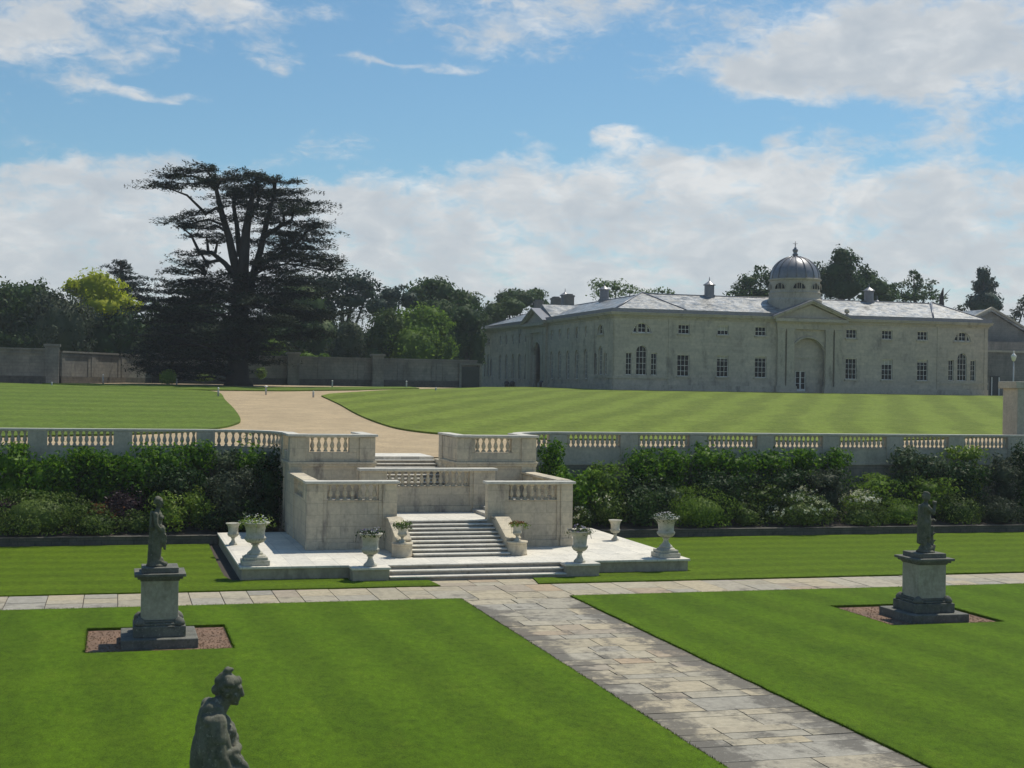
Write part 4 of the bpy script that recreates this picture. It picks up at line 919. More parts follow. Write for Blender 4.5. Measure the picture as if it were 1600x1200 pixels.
def pediment(side, u0, u1, zb, za, proj, ped_depth):
    c = (u0+u1)/2
    for a_ in (u0, u0+1.15, u1-2.05, u1-.9):
        mb = MB(); bandf(mb, side, a_, a_+.9, 6.9, 13.2, proj); bandf(mb, side, a_-.06, a_+.96, 12.95, 13.25, proj+.06); bandf(mb, side, a_-.06, a_+.96, 6.85, 7.15, proj+.06); mb.build('pilaster', M['stabletrim'], SB)
    for a_, b_ in ((u0-.2, u0+2.3), (u1-2.3, u1+.2)): bb = MB(); bandf(bb, side, a_, b_, 6.0, 6.86, proj+.25); bb.build('pilaster_base', M['stabletrim'], SB)
    en = MB(); bandf(en, side, u0-.1, u1+.1, 13.26, 13.95, proj+.02); bandf(en, side, u0-.3, u1+.3, 13.951, 14.1, proj+.2); bandf(en, side, u0-.5, u1+.5, 14.101, zb, proj+.5); en.build('entablature', M['stabletrim'], SB)
    ty = MB(); v = [fpt(side, u0-.3, -proj-.05, zb), fpt(side, u1+.3, -proj-.05, zb), fpt(side, c, -proj-.05, za-.3), fpt(side, u0-.3, 5., zb), fpt(side, u1+.3, 5., zb), fpt(side, c, 5., za-.3)]
    ty.add(v, [(0, 1, 2), (3, 5, 4), (0, 2, 5, 3), (1, 4, 5, 2)]); ty.build('tympanum', M['stable'], SB)
    rk = MB()
    for s_ in (-1, 1):
        e = c+s_*((u1-u0)/2+.75); 
        for off, t0, t1, f_ in ((.62, 0., .16, 0), (.45, -.18, 0., 1)):
            vs = []
            for dd in (-proj-off, .3):
                vs += [fpt(side, e, dd, zb+t0+.02), fpt(side, e, dd, zb+t1+.02), fpt(side, c, dd, za+t1), fpt(side, c, dd, za+t0)]
            rk.add(vs, [(0, 1, 2, 3), (4, 5, 6, 7), (0, 4, 5, 1), (1, 5, 6, 2), (2, 6, 7, 3), (3, 7, 4, 0)])
    rk.build('raking_cornice', M['stabletrim'], SB)
    rf_ = MB()
    for s_ in (-1, 1):
        e = c+s_*((u1-u0)/2+.8); vs = [fpt(side, e, -proj-.66, zb+.19), fpt(side, c, -proj-.66, za+.17), fpt(side, c, ped_depth, za+.17), fpt(side, e, ped_depth, zb+.19)]
        vs += [(v_[0], v_[1], v_[2]+.05) for v_ in vs]; rf_.add(vs, [(0, 1, 2, 3), (4, 5, 6, 7), (0, 1, 5, 4), (2, 3, 7, 6)])
    rf_.build('pediment_roof', M['lead'], SB)
pediment('f', 71.15, 79.15, 14.45, 16.35, .3, 3.4); pediment('l', 169.6, 178.2, 14.45, 16.2, .3, 5.5)
ar = MB()                                                                    # archivolt, impost and tablet of the portico
for (a_, c_), (b_, e_) in zip(arch_pts(72.85, 77.25, 10.2, 18), arch_pts(72.85, 77.25, 10.2, 18)[1:]): ar.tube([(a_, YF-.03, c_), (b_, YF-.03, e_)], .14, 5, False)
ar.box(72.6, 72.95, YF-.08, YF+.3, 10.0, 10.2).box(77.15, 77.5, YF-.08, YF+.3, 10.0, 10.2).box(72.9, 77.2, YF+.45, YF+.56, 10.0, 10.18).box(74.5, 75.6, YF-.06, YF+.02, 12.6, 13.0); ar.build('archivolt', M['stabletrim'], SB)
ar = MB(); 
for (a_, c_), (b_, e_) in zip(arch_pts(172.15, 175.45, 10.45, 14), arch_pts(172.15, 175.45, 10.45, 14)[1:]): ar.tube([(XC-.03, a_, c_), (XC-.03, b_, e_)], .14, 5, False)
ar.build('archivolt', M['stabletrim'], SB)
MB().box(XC+.85, XC+.89, 172.2, 175.4, 6.05, 9.6).build('gate', M['dark_timber'], SB)
for x in (72.4, 78.0): MB().tube([(x, YF-.12, 6.9), (x, YF-.12, 13.9)], .07, 6).build('downpipe', M['dark_iron'], SB)
# roofs
RZ, EZ = 17.1, 15.0
rf = MB()
A = (XC+.25, YF+.25, EZ); Bc = (98.1, YF+.25, EZ); Cc = (98.1, 156.9, EZ); Dc = (63.7, 156.9, EZ); Ec = (XC+.25, 204.2, EZ); Fc = (63.7, 204.2, EZ)
r1_ = (57.8, 151.1, RZ); r2_ = (94.6, 151.1, RZ); r3_ = (57.8, 198.2, RZ)
rf.add([A, Bc, r2_, r1_], [(0, 1, 2, 3)]); rf.add([Bc, Cc, r2_], [(0, 1, 2)]); rf.add([Cc, Dc, r1_, r2_], [(0, 1, 2, 3)]); rf.add([A, r1_, r3_, Ec], [(0, 1, 2, 3)]); rf.add([Ec, r3_, Fc], [(0, 1, 2)]); rf.add([Dc, Fc, r3_, r1_], [(0, 1, 2, 3)])
# corner pavilion facets standing a little proud
rf.add([(XC+.6, YF+.3, EZ+.05), (60.3, YF+.3, EZ+.05), (57.2, 150.9, RZ+.12)], [(0, 1, 2)]); rf.add([(60.3, YF+.3, EZ+.05), (60.3, YF+.3, EZ-.1), (57.8, 151.1, RZ-.1), (57.2, 150.9, RZ+.12)], [(0, 1, 2, 3)])
rf.add([(91.2, YF+.3, EZ+.05), (98.0, YF+.3, EZ+.05), (94.4, 150.9, RZ+.12)], [(0, 1, 2)]); rf.add([(91.2, YF+.3, EZ+.05), (91.2, YF+.3, EZ-.1), (94.0, 151.1, RZ-.1), (94.4, 150.9, RZ+.12)], [(0, 1, 2, 3)])
ro = rf.build('roof', M['slate'], SB)
rl = MB()
for a_, b_ in ((r1_, r2_), (r1_, r3_), (A, (57.2, 150.9, RZ+.14)), ((60.3, YF+.3, EZ+.07), (57.2, 150.9, RZ+.14)), ((91.2, YF+.3, EZ+.07), (94.4, 150.9, RZ+.14)), ((98.05, YF+.3, EZ+.06), (94.4, 150.9, RZ+.14)), (Ec, r3_)):
    rl.tube([a_, b_], .10, 6)
rl.build('ridge_lead', M['lead'], ro)
rl = MB()
for y_, z_, w_2 in ((173.9, 16.55, 3.6),): rl.add([(XC+.5, y_-4.3, 15.1), (XC+.5, y_, 16.9), (XC+.5, y_+4.3, 15.1), (60., y_-4.3, 15.1), (60., y_, 16.9), (60., y_+4.3, 15.1)], [(0, 1, 2), (3, 4, 5), (0, 3, 4, 1), (1, 4, 5, 2)])
rl.build('cross_roof', M['slate'], ro)
# dome
DX, DY = 75.15, 148.7
do = MB(); do.lathe([(q0*.865, q1) for q0, q1 in ((3.6, 15.0), (3.6, 16.7), (3.5, 16.8), (3.42, 16.9), (3.42, 17.45), (3.5, 17.5), (3.5, 17.6), (3.36, 17.65), (3.3, 17.7), (3.3, 18.9), (3.42, 18.95), (3.5, 19.05), (3.5, 19.15), (3.3, 19.2))], (DX, DY, 0), 40, False); dd_ = do.build('drum', M['stabletrim'], SB)
def drumwin():
    for k in range(8):
        a = 2*math.pi*(k+.5)/8+.1; c = Vector((DX+math.cos(a)*2.865, DY+math.sin(a)*2.865, 0)); t = Vector((-math.sin(a), math.cos(a), 0)); n = Vector((math.cos(a), math.sin(a), 0))
        pts = [(.72*math.cos(q_), 17.95+.72*math.sin(q_)) for q_ in np.linspace(0, math.pi, 9)]; mb = MB(); mb.add([tuple(c+t*p[0]+n*.0+Vector((0, 0, p[1]))) for p in pts], [tuple(range(9))]); w = mb.build('drum_window', M['glass'], dd_)
        f = MB()
        for p, q_ in zip(pts, pts[1:]): f.tube([tuple(c+t*p[0]+n*.03+Vector((0, 0, p[1]))), tuple(c+t*q_[0]+n*.03+Vector((0, 0, q_[1])))], .05, 4, False)
        for u in (-.26, 0, .26): f.tube([tuple(c+t*u+n*.03+Vector((0, 0, 17.95))), tuple(c+t*u+n*.03+Vector((0, 0, 17.95+math.sqrt(0.5184-u*u))))], .045 if u else .02, 4, False)
        f.build('drum_window_frame', M['stabletrim'], dd_)
drumwin()
pr = [(2.855, 19.15)]+[(2.84*math.cos(t), 19.2+2.62*math.sin(t)) for t in np.linspace(.02, 1.42, 12)]+[(.3, 21.85), (.28, 22.0)]
dm_ = MB().lathe(pr, (DX, DY, 0), 48).build('dome', M['lead'], SB)
rb = MB()
for k in range(16):
    a = 2*math.pi*k/16; rb.tube([(DX+math.cos(a)*2.865*math.cos(t), DY+math.sin(a)*2.865*math.cos(t), 19.2+2.66*math.sin(t)) for t in np.linspace(.02, 1.45, 10)], .065, 5)
rb.build('dome_ribs', M['lead'], dm_)
fi = MB().lathe([(.3, 21.95), (.34, 22.1), (.2, 22.2), (.24, 22.35), (.33, 22.5), (.3, 22.65), (.14, 22.75), (.16, 22.85), (.06, 22.9), (.04, 23.6)], (DX, DY, 0), 16)
fi.lathe([(.02, 23.1), (.1, 23.18), (.02, 23.26)], (DX, DY, 0), 10); fi.box(DX-.3, DX+.3, DY-.02, DY+.02, 23.3, 23.34); fi.build('finial', M['lead'], dm_)
ba = MB().box(79.9, 80.2, YF+.2, YF+.5, 15.02, 15.2).lathe([(.05, 15.2), (.28, 15.35), (.3, 15.5), (.22, 15.7), (.04, 15.8)], (80.05, YF+.35, 0), 12); ba.build('ball_finial', M['stabletrim'], SB)
# roof vents and chimneys
def vent(x, y, z, r=.62, h=1.25):
    MB().lathe([(r*1.12, z-1.3), (r*1.12, z+.12), (r*.92, z+.14), (r*.92, z+h), (r*1.15, z+h+.02), (r*1.15, z+h+.1), (r*.35, z+h+.42), (r*.1, z+h+.55), (.03, z+h+1.0)], (x, y, 0), 12, False).build('roof_vent', M['lead'], SB)
for k, (x, y, z) in enumerate(((65.55, 151.1, 17.1), (86.1, 151.1, 17.1), (57.8, 165.5, 17.2), (57.8, 181.5, 17.4))): vent(x, y, z, .62, 1.2)
vent(90.9, 157.5, 16.4, .5, .9)
for (x, y, w) in ((57.4, 184.4, 1.2), (57.3, 178.2, 1.1), (57.4, 192.5, 1.1)):
    c_ = MB().box(x-.55, x+.55, y-w/2, y+w/2, 15.5, 18.5).box(x-.63, x+.63, y-w/2-.08, y+w/2+.08, 18.25, 18.45).box(x-.4, x+.4, y-w/2+.1, y+w/2-.1, 18.5, 18.65); c_.build('chimney', M['brick_flue'], SB)
for y_ in (186.8, 183.9, 170.2): MB().lathe([(.28, 6.1), (.3, 6.6), (.34, 6.7), (.3, 6.95), (.1, 7.1)], (XC-.5, y_, 0), 10).build('bollard', M['dark_iron'], SB)

# riding house beyond the right end of the stables
RB = thing('riding_house', (105, 165, 6.1), 'dark gabled stone building half hidden behind the right end of the stable block', 'building')
p = aty(1547, 483, 168); ax, azp = p.x, p.z; le_ = aty(1490, 498, 168); re_ = aty(1604, 520, 168)
MB().prism([(ax-8.2, 6.2), (ax+8.2, 6.2), (ax+8.2, 13.4), (ax, azp-.35), (ax-8.2, 13.4)], 'y', 168, 200).build('wall', M['wallold'], RB)
mb = MB()
for s_ in (-1, 1): mb.prism([(ax, azp-.3), (ax+s_*8.8, 13.2), (ax+s_*8.8, 13.5), (ax, azp)], 'y', 167.6, 200.3)
mb.build('roof', M['slate'], RB)
mb = MB()
for s_ in (-1, 1): mb.prism([(ax, azp+.01), (ax+s_*8.9, 13.5), (ax+s_*8.9, 13.75), (ax, azp+.28)], 'y', 167.45, 167.9)
mb.build('gable_coping', M['stabletrim'], RB)
p = aty(1556, 558, 162); x0 = aty(1543, 560, 162).x
MB().box(98.35, 128, 156.0, 167.4, 6.1, 11.6).build('low_wing', M['wallold'], RB); MB().box(98.36, 128.2, 155.8, 167.3, 11.605, 11.85).build('coping', M['stabletrim'], RB)
MB().box(101, 128, 164, 167.44, 11.86, 13.3).build('upper_wing', M['wallold'], RB)
pd = aty(1555, 610, 155.9); MB().box(pd.x-.75, pd.x+.6, 155.88, 155.97, 6.15, 8.6).build('door', M['dark_timber'], RB)
mb = MB()
for u in (-.6, .45): mb.box(pd.x+u, pd.x+u+.13, 155.84, 155.9, 6.15, 8.45)
mb.build('door_frame', M['white_paint'], RB)

# ---------------------------------------------------------------- garden walls
def gwall(pts, label, h=3.05, bays=None, piers=(), door=None):
    th = thing('garden_wall', (*pts[0], zt(pts[0][1])), label, 'wall', 'old stone garden walls behind the cedar')
    z0 = zt(pts[0][1])-.3
    for a, b in zip(pts, pts[1:]):
        w = MB(); coping_path(w, [a, b], .45, z0, z0+h+.15); w.build('wall_face', M['wallold'], th)
        c = MB(); coping_path(c, [a, b], .75, z0+h+.152, z0+h+.32); c.build('coping', M['wallold'], th)
        pl_ = MB(); coping_path(pl_, [a, b], .6, z0, z0+.95); pl_.build('plinth', M['kerb'], th)
        d = Vector(b)-Vector(a); L = d.length; n = max(1, round(L/4.6)); t = d/L; nn = Vector((t.y, -t.x))
        for k in range(n+1):
            for off in (-.55, .0, .55) if 0 < k < n else (.3,):
                p = Vector(a)+t*(L*k/n+off*1.1); q0 = p-t*.22+nn*.02; q1 = p+t*.22+nn*.02; m2 = MB()
                if off == 0.: coping_path(m2, [tuple(p-t*.33+nn*.2), tuple(p+t*.33+nn*.2)], .22, z0+.951, z0+h+.05)
                else: coping_path(m2, [tuple(q0+nn*.2), tuple(q1+nn*.2)], .10, z0+.952, z0+h-.2)
                m2.build('wall_strip', M['wallold'], th)
        r_ = MB(); coping_path(r_, [tuple(Vector(a)+nn*.26), tuple(Vector(b)+nn*.26)], .1, z0+h-.18, z0+h-.02); r_.build('string_course', M['wallold'], th)
    for x, y in piers: MB().cbox(x, y, 1.25, 1.0, z0, z0+h+.5).cbox(x, y, 1.5, 1.25, z0+h+.5, z0+h+.72).build('pier', M['wallold'], th, .02)
    return th
pj = aty(86, 600, 137.2); pk = aty(232, 600, 150.); pe_ = aty(744, 603, 152.5)
gwall([(-60, 136.6), (pj.x-.8, 137)], 'grey panelled garden wall left of the square end pier', piers=[(pj.x-.3, 137.2)], h=3.2)
gwall([(pj.x+.3, 137.4), (pk.x, 150)], 'paler slanting panelled wall running back from the end pier towards the cedar', h=3.0)
gwall([(pk.x+.3, 150.2), (pe_.x, 152.5)], 'long dark panelled wall with two square piers between the cedar and the stables', h=3.0, piers=[(aty(457, 600, 151).x, 150.7), (aty(590, 600, 151).x, 151.2)])
dg_ = thing('garden_gate', (pe_.x, 152.5, 6.1), 'tall dark gateway at the end of the wall beside the stable corner', 'gate')
gx = pe_.x; MB().box(gx-1.9, gx+.2, 151.9, 152.1, 6.1, 8.4).build('leaf', M['dark_timber'], dg_); MB().box(gx-2.1, gx-1.85, 151.8, 152.3, 6.1, 8.6).box(gx+.2, gx+.45, 151.8, 152.3, 6.1, 8.6).box(gx-2.1, gx+.45, 151.8, 152.3, 8.601, 8.8).build('frame', M['wallold'], dg_)
# tall pier and return wall at the right end of the balustrade
ep = thing('end_pier', (43.2, 61, 3.25), 'tall stone pier with flat cap closing the right end of the terrace balustrade', 'pier')
e0 = aty(1573, 640, 61.6).x+.18; MB().box(e0, e0+5, 61.0, 62.2, 3.1, 6.6).build('shaft', M['balu'], ep, .02); MB().box(e0-.18, e0+5.1, 60.85, 62.35, 6.602, 6.95).build('cap', M['balu'], ep, .02)
MB().box(e0-.03, e0+.62, 60.94, 61.0, 3.1, 6.6).box(e0+.95, e0+4.8, 60.95, 61.0, 3.1, 5.6).build('pilaster', M['balu'], ep, .01)

# ---------------------------------------------------------------- path lights
def bollard(px, py, top, label, capped=False):
    p = att(px, py); h = max(.35, (py-top)*p.y/FPX*1.03); t = thing('path_light', tuple(p), label, 'path light', 'small path lights along the drive')
    MB().lathe([(.075, 0), (.075, h*.72), (.06, h*.74)], tuple(p), 8).build('post', M['lamp_grey'], t)
    r = .2 if capped else .11
    MB().lathe([(.05, h*.74), (.06, h*.86), (r, h*.87), (r*.6, h*.95), (.02, h)], tuple(p), 10).build('lamp_shade', M['white_paint'], t)
for a_ in ((45.5, 597, 584, 'path light in front of the far left wall section, leftmost of all'), (161, 599.5, 585.5, 'path light in front of the slanting wall, second from the left'), (276, 601.5, 592, 'short path light under the low left boughs of the cedar'),
           (341, 620, 606, 'path light at the far right corner of the left lawn'), (415.5, 617, 603, 'path light with wide white cap in the middle of the gravel drive', True), (489.5, 621, 611, 'path light at the left tip of the right hand lawn'),
           (519, 605.5, 594.5, 'path light on the verge between the two square wall piers'), (635, 606, 595, 'path light on the verge right of the second wall pier'), (733, 604.5, 594, 'path light beside the dark gateway near the stables')):
    bollard(*a_)
for a_ in ((81, 603, 598, 'low dark stump light at the edge of the left lawn'), (681, 611, 606.5, 'low dark stump light at the edge of the right lawn')): bollard(*a_)
lp_ = thing('lamp_post', (e0+1.2, 75, 3.6), 'lamp post with pale glass lantern rising behind the right hand pier', 'lamp post')
q_ = aty(1584, 557, 90); q2 = zt(90); MB().tube([(q_.x, 90, q2), (q_.x, 90, q_.z-.35)], [.06, .045], 8).build('post', M['lamp_grey'], lp_)
MB().lathe([(.05, -.35), (.12, -.3), (.2, .0), (.2, .04), (.08, .2), (.03, .24), (.03, .42)], (q_.x, 90, q_.z), 12).build('lantern', M['white_paint'], lp_)

# ---------------------------------------------------------------- trees
def ell(px, py, rx, ry, Y, dy=0., ky=1.):
    c = aty(px, py, Y+dy); k = Y/FPX; return ((c.x, c.y, c.z), (rx*k, rx*k*ky, ry*k))
def tree(name, label, Y, blobs, mat, size=.5, dens=1., trunk=None, group='trees behind the garden walls', lump=.24, shell=.34, cf=.8, jit=.55, asp=.6):
    B = []
    for k, b in enumerate(blobs):
        B.append(ell(*b[:4], Y, (b[4] if len(b) > 4 else random.uniform(-1.5, 1.5))))
        # satellite clumps break up the outline
        c, r = B[-1]
        for j in range(7):
            a = random.uniform(0, 6.28); e = random.uniform(-.15, 1.); s_ = random.uniform(.28, .45)
            B.append(((c[0]+r[0]*.85*math.cos(a)*math.cos(e), c[1]+r[1]*.85*math.sin(a)*math.cos(e), c[2]+r[2]*.85*math.sin(e)), (r[0]*s_, r[1]*s_, r[2]*s_*.85)))
    cx = sum(b[0][0]*b[1][0] for b in B)/sum(b[1][0] for b in B); z0 = zt(Y)
    t = thing(name, (cx, Y, z0), label, 'tree', group)
    area = sum(4*math.pi*((r[0]*r[2])) for c, r in B)
    foliage('crown', B, int(area/(size*size*asp)*.85*dens), size, M[mat], t, asp, shell, lump, z0+.5, cf, jit)
    top = max(b[0][2] for b in B); tb = MB(); rr = .03*(top-z0)+.12
    tb.tube([(cx, Y, z0-.2), (cx+.1, Y, z0+(top-z0)*.35), (cx-.1, Y, z0+(top-z0)*.75)], [rr, rr*.75, rr*.3], 8)
    for k in range(4):
        c, r = B[(k*8) % len(B)]; tb.tube([(cx, Y, z0+(top-z0)*.3), ((cx+c[0])/2, (Y+c[1])/2, (z0+top*.8+c[2]*.2)*.5+z0*.1), c], [rr*.5, rr*.35, rr*.12], 6)
    tb.build('trunk', M['bark'], t); return t
G1 = 'trees behind the garden walls'; G2 = 'trees beyond the stable roofs'
tree('oak_tree', 'dark broadleaf tree at the far left edge of the picture', 176, [(15, 500, 45, 55), (45, 478, 38, 38), (30, 530, 60, 35), (-25, 490, 50, 55)], 'leaf_oak')
tree('yew_tree', 'grey green rounded tree just behind the far left wall', 160, [(95, 515, 45, 55), (78, 488, 28, 32), (105, 545, 34, 32)], 'leaf_ash', .38)
tree('golden_tree', 'bright yellow green tree with a dome crown, left of the cedar', 172, [(152, 453, 38, 26, -5), (120, 450, 20, 14, -5), (182, 476, 28, 18, -5), (155, 482, 42, 20, -6), (195, 488, 16, 10, -5)], 'leaf_gold', .42, 1.25)
tree('dark_tree', 'nearly black broadleaf tree under the yellow green crown', 166, [(160, 535, 50, 48), (190, 520, 30, 40), (140, 505, 40, 28)], 'leaf_dark')
tree('broadleaf_tree', 'mid green tree showing through the low boughs left of the cedar', 176, [(225, 540, 42, 35), (262, 520, 38, 42), (205, 560, 32, 26)], 'leaf_olive')
tree('oak_tree', 'dark oak directly behind the foot of the great cedar', 172, [(330, 540, 60, 50), (300, 500, 45, 40), (390, 540, 55, 50)], 'leaf_dark')
tree('oak_tree', 'shaded tree in the gap right of the cedar trunk', 178, [(450, 530, 60, 55), (470, 480, 45, 40), (500, 540, 45, 50)], 'leaf_oak')
tree('pine_tree', 'blue green spreading tree overtopped by the right boughs of the cedar', 190, [(510, 445, 45, 22), (555, 442, 34, 20), (548, 470, 44, 20), (575, 455, 24, 22), (505, 480, 40, 24)], 'leaf_blue', .5, .8, cf=.5)
tree('pine_tree', 'small dark topped tree between the spreading tree and the tall oak', 196, [(610, 462, 22, 14), (625, 455, 10, 10), (596, 480, 30, 18), (640, 470, 18, 16)], 'leaf_blue', .45, .8)
tree('oak_tree', 'tall rounded oak with the highest crown right of the cedar', 200, [(684, 460, 36, 27), (655, 465, 26, 22), (722, 476, 32, 24), (690, 492, 55, 30), (742, 495, 18, 22)], 'leaf_oak', .5, 1.1)
tree('oak_tree', 'dark tree in front of the left end of the stables', 178, [(722, 530, 30, 40), (728, 500, 28, 28), (745, 545, 16, 40)], 'leaf_oak')
tree('lime_tree', 'light green rounded tree in full leaf behind the long wall', 164, [(655, 520, 44, 40), (640, 545, 52, 36), (672, 500, 28, 24), (690, 545, 22, 32)], 'leaf_oaklight', .38, 1.1)
tree('bay_tree', 'olive green bushy tree left of the light green one', 162, [(595, 535, 34, 36), (605, 510, 28, 28), (580, 560, 30, 20)], 'leaf_olive', .36)
tree('holly_tree', 'dark glossy bush rising behind the left square pier of the long wall', 160, [(547, 530, 26, 34), (540, 555, 30, 26)], 'leaf_ash', .34)
tree('shrub_tree', 'low green shrub topping the wall between the cedar and its first pier', 158, [(428, 545, 18, 16), (505, 558, 10, 6), (480, 558, 14, 8)], 'leaf_oaklight', .3)
tree('oak_tree', 'yellowish dark tree behind the left end of the stable roof', 214, [(775, 490, 26, 20), (800, 480, 26, 16), (760, 510, 26, 24)], 'leaf_olive', .5, group=G2)
tree('oak_tree', 'broad dark tree behind the chimneys of the left wing', 240, [(812, 468, 34, 17), (790, 466, 20, 13), (836, 462, 20, 13), (845, 478, 18, 12)], 'leaf_oak', .55, group=G2)
tree('ash_tree', 'pale thin leaved tree above the left ridge of the stables', 222, [(938, 446, 17, 11), (962, 450, 26, 14), (985, 456, 22, 10), (950, 462, 28, 10)], 'leaf_pale', .5, .55, group=G2, cf=.3)
tree('ash_tree', 'low pale treetops just over the ridge, right of the thin leaved tree', 226, [(1010, 458, 18, 9), (1035, 456, 16, 8), (1050, 460, 8, 7)], 'leaf_pale', .5, .5, group=G2, cf=.3)
tree('oak_tree', 'dark tree with ragged crown left of the dome', 206, [(1172, 440, 24, 16), (1190, 428, 14, 14), (1158, 452, 16, 12), (1205, 440, 20, 20), (1188, 458, 40, 14), (1160, 462, 26, 10)], 'leaf_oak', .5, .9, group=G2, cf=.5)
tree('oak_tree', 'dark tree right behind the dome', 204, [(1262, 432, 30, 26), (1285, 440, 24, 24)], 'leaf_dark', .5, group=G2)
tree('lime_tree', 'tallest dark tree right of the dome', 200, [(1316, 404, 20, 20), (1312, 425, 26, 24), (1334, 412, 14, 16), (1320, 448, 36, 26), (1300, 445, 24, 26)], 'leaf_dark', .5, 1.1, group=G2)
tree('oak_tree', 'uneven green tree beside the tallest one, above the roof vent', 204, [(1355, 440, 20, 22), (1370, 450, 24, 18), (1350, 425, 10, 14), (1385, 458, 20, 14), (1370, 465, 40, 12)], 'leaf_oak', .5, group=G2)
tree('oak_tree', 'ragged tree with two feathery tops left of the dead trunk', 206, [(1408, 452, 20, 14), (1428, 442, 14, 18), (1428, 430, 8, 10), (1445, 455, 22, 14), (1455, 442, 10, 6), (1465, 468, 16, 8), (1425, 465, 50, 12)], 'leaf_oak', .45, .9, group=G2, cf=.45)
tree('cypress_tree', 'dark blue green pointed conifer above the gabled house', 215, [(1537, 430, 13, 15), (1537, 448, 22, 20), (1540, 472, 29, 22), (1530, 475, 26, 16), (1556, 478, 14, 12)], 'leaf_blue', .5, 1.3, group=G2)
tree('oak_tree', 'sparse tree at the right edge of the picture', 215, [(1590, 490, 14, 14), (1602, 475, 12, 18), (1575, 500, 14, 10), (1500, 485, 14, 9)], 'leaf_ash', .45, .7, group=G2, cf=.4)
P, N = crown_pts([((x_, 232+random.uniform(-8, 8), 9.5), (6.5, 5, random.uniform(3.5, 6.5))) for x_ in np.arange(-60, 75, 6.)], 26000, .4, .25, 6.)
V_, F_ = leaves(P, N, .7, .6, .5); cb = core([((x_, 236, 8.5), (6, 4, 4.5)) for x_ in np.arange(-60, 75, 5.)], .9, 5.5); F_ = np.concatenate([F_, np.array(cb.f)+len(V_)]); V_ = np.concatenate([V_, np.array(cb.v)])
tag(npmesh('far_wood', V_, F_, M['leaf_dark']), 'dark far wood closing the gaps low between the trees behind the long wall', 'wood', kind='stuff')
dt = thing('dead_tree', tuple(aty(1472, 520, 190)[:2])+(6.2,), 'bare grey dead trunk with a broken top above the right roof', 'tree', G2)
A_ = lambda x, y: tuple(aty(x, y, 190)); mb = MB().tube([A_(1472, 600), A_(1472, 480), A_(1471, 464), A_(1474, 450)], [.5, .4, .33, .08], 7).tube([A_(1473, 466), A_(1479, 458), A_(1485, 452)], [.09, .06, .02], 5).tube([A_(1478, 460), A_(1483, 462)], [.04, .02], 4); mb.build('trunk', M['bark'], dt)

def cedar(name, label, Y, plates, trunk, leaders, mat='needle', size=.45, dens=1., group=G1, seedy=1.):
    k = Y/FPX; base = aty(*trunk[0][:2], Y); z0 = zt(Y); t = thing(name, (base.x, Y, z0), label, 'tree', group)
    PP = []; NN = []; br = MB(); n0 = 0
    stems = []; tp0 = base
    for L in [trunk]+leaders:
        q0 = [aty(v_[0], v_[1], Y)+Vector((0, L[0][3] if len(L[0]) > 3 else 0, 0)) for v_ in L]
        for a_, b_ in zip(q0, q0[1:]): stems += [a_.lerp(b_, t_) for t_ in (0, .25, .5, .75, 1)]
    for (px, py, rx, ry) in plates:
        c = aty(px, py, Y); dyy = random.uniform(-.35, .35)*rx*k*1.6+random.uniform(-1, 1); RX, RZ_ = rx*k, ry*k; RY = RX*random.uniform(.6, .85)
        ns = max(6, int(RX*4.4)); tilt = random.uniform(-.16, .10)*(1 if c.x > tp0.x else -1); 
        # each plate is many flat sprays fanned out along side boughs
        jp = min(stems, key=lambda q_: (q_.x-c.x)**2*.35+(q_.z-(c.z-.9))**2+(4 if q_.z > c.z else 0)); root = Vector((jp.x, jp.y, min(jp.z, c.z-.1)))
        mid = (root+Vector((c.x, Y+dyy, c.z)))/2+Vector((0, 0, .5)); br.tube([root, mid, (c.x, Y+dyy, c.z-.1)], [.16, .11, .05], 6)
        for j in range(ns):
            a = random.uniform(0, 6.28); q_ = math.sqrt(random.random()); e = Vector((c.x+RX*q_*math.cos(a), Y+dyy+RY*q_*math.sin(a), c.z+random.uniform(-1., .75)*RZ_*(1.2-q_*.6)+tilt*RX*q_*math.cos(a)))
            sr = random.uniform(.6, 1.6)*(.5+.15*RX); el_ = 2.3 if q_ > .72 else 1.4; out = Vector((e.x-root.x, e.y-Y, 0)); out = out.normalized() if out.length > .1 else Vector((1, 0, 0)); sd = Vector((-out.y, out.x, 0))
            br.tube([(c.x, Y+dyy, c.z-.12), e], [.035, .012], 4)
            m_ = int(130*sr*sr*dens/(size/.3)**1.1)+8; u = np.clip(rng.normal(0, .42, m_), -.8, .8); v = np.clip(rng.normal(0, .26, m_), -.55, .55)
            P = np.array(e)[None]+np.outer(u*sr*el_, np.array(out))+np.outer(v*sr*(1.3 if el_ < 2 else .8)*(1-.45*np.clip(u, 0, 1)), np.array(sd)); P[:, 2] += rng.normal(0, .11, m_)+.16*sr*(1-(u**2+v**2)*1.1)+.10*np.sin(u*7+j)
            PP.append(P); N = rng.normal(0, .28, (m_, 3)); N[:, 2] += 1; NN.append(N)
    P = np.concatenate(PP); N = np.concatenate(NN); N /= np.linalg.norm(N, axis=1, keepdims=True)
    V_, F_ = leaves(P, N, size, .36, .22); npmesh('crown', V_, F_, M[mat], t)
    tr = MB().tube([aty(a_, b_, Y) for a_, b_, r in trunk], [r*k for a_, b_, r in trunk], 12)
    for L in leaders: tr.tube([aty(a_, b_, Y)+Vector((0, L[0][3] if len(L[0]) > 3 else 0, 0)) for a_, b_, r, *_ in L], [r*k for a_, b_, r, *_ in L], 8)
    tr.build('trunk', M['bark_cedar'], t); br.build('branches', M['bark_cedar'], t); return t
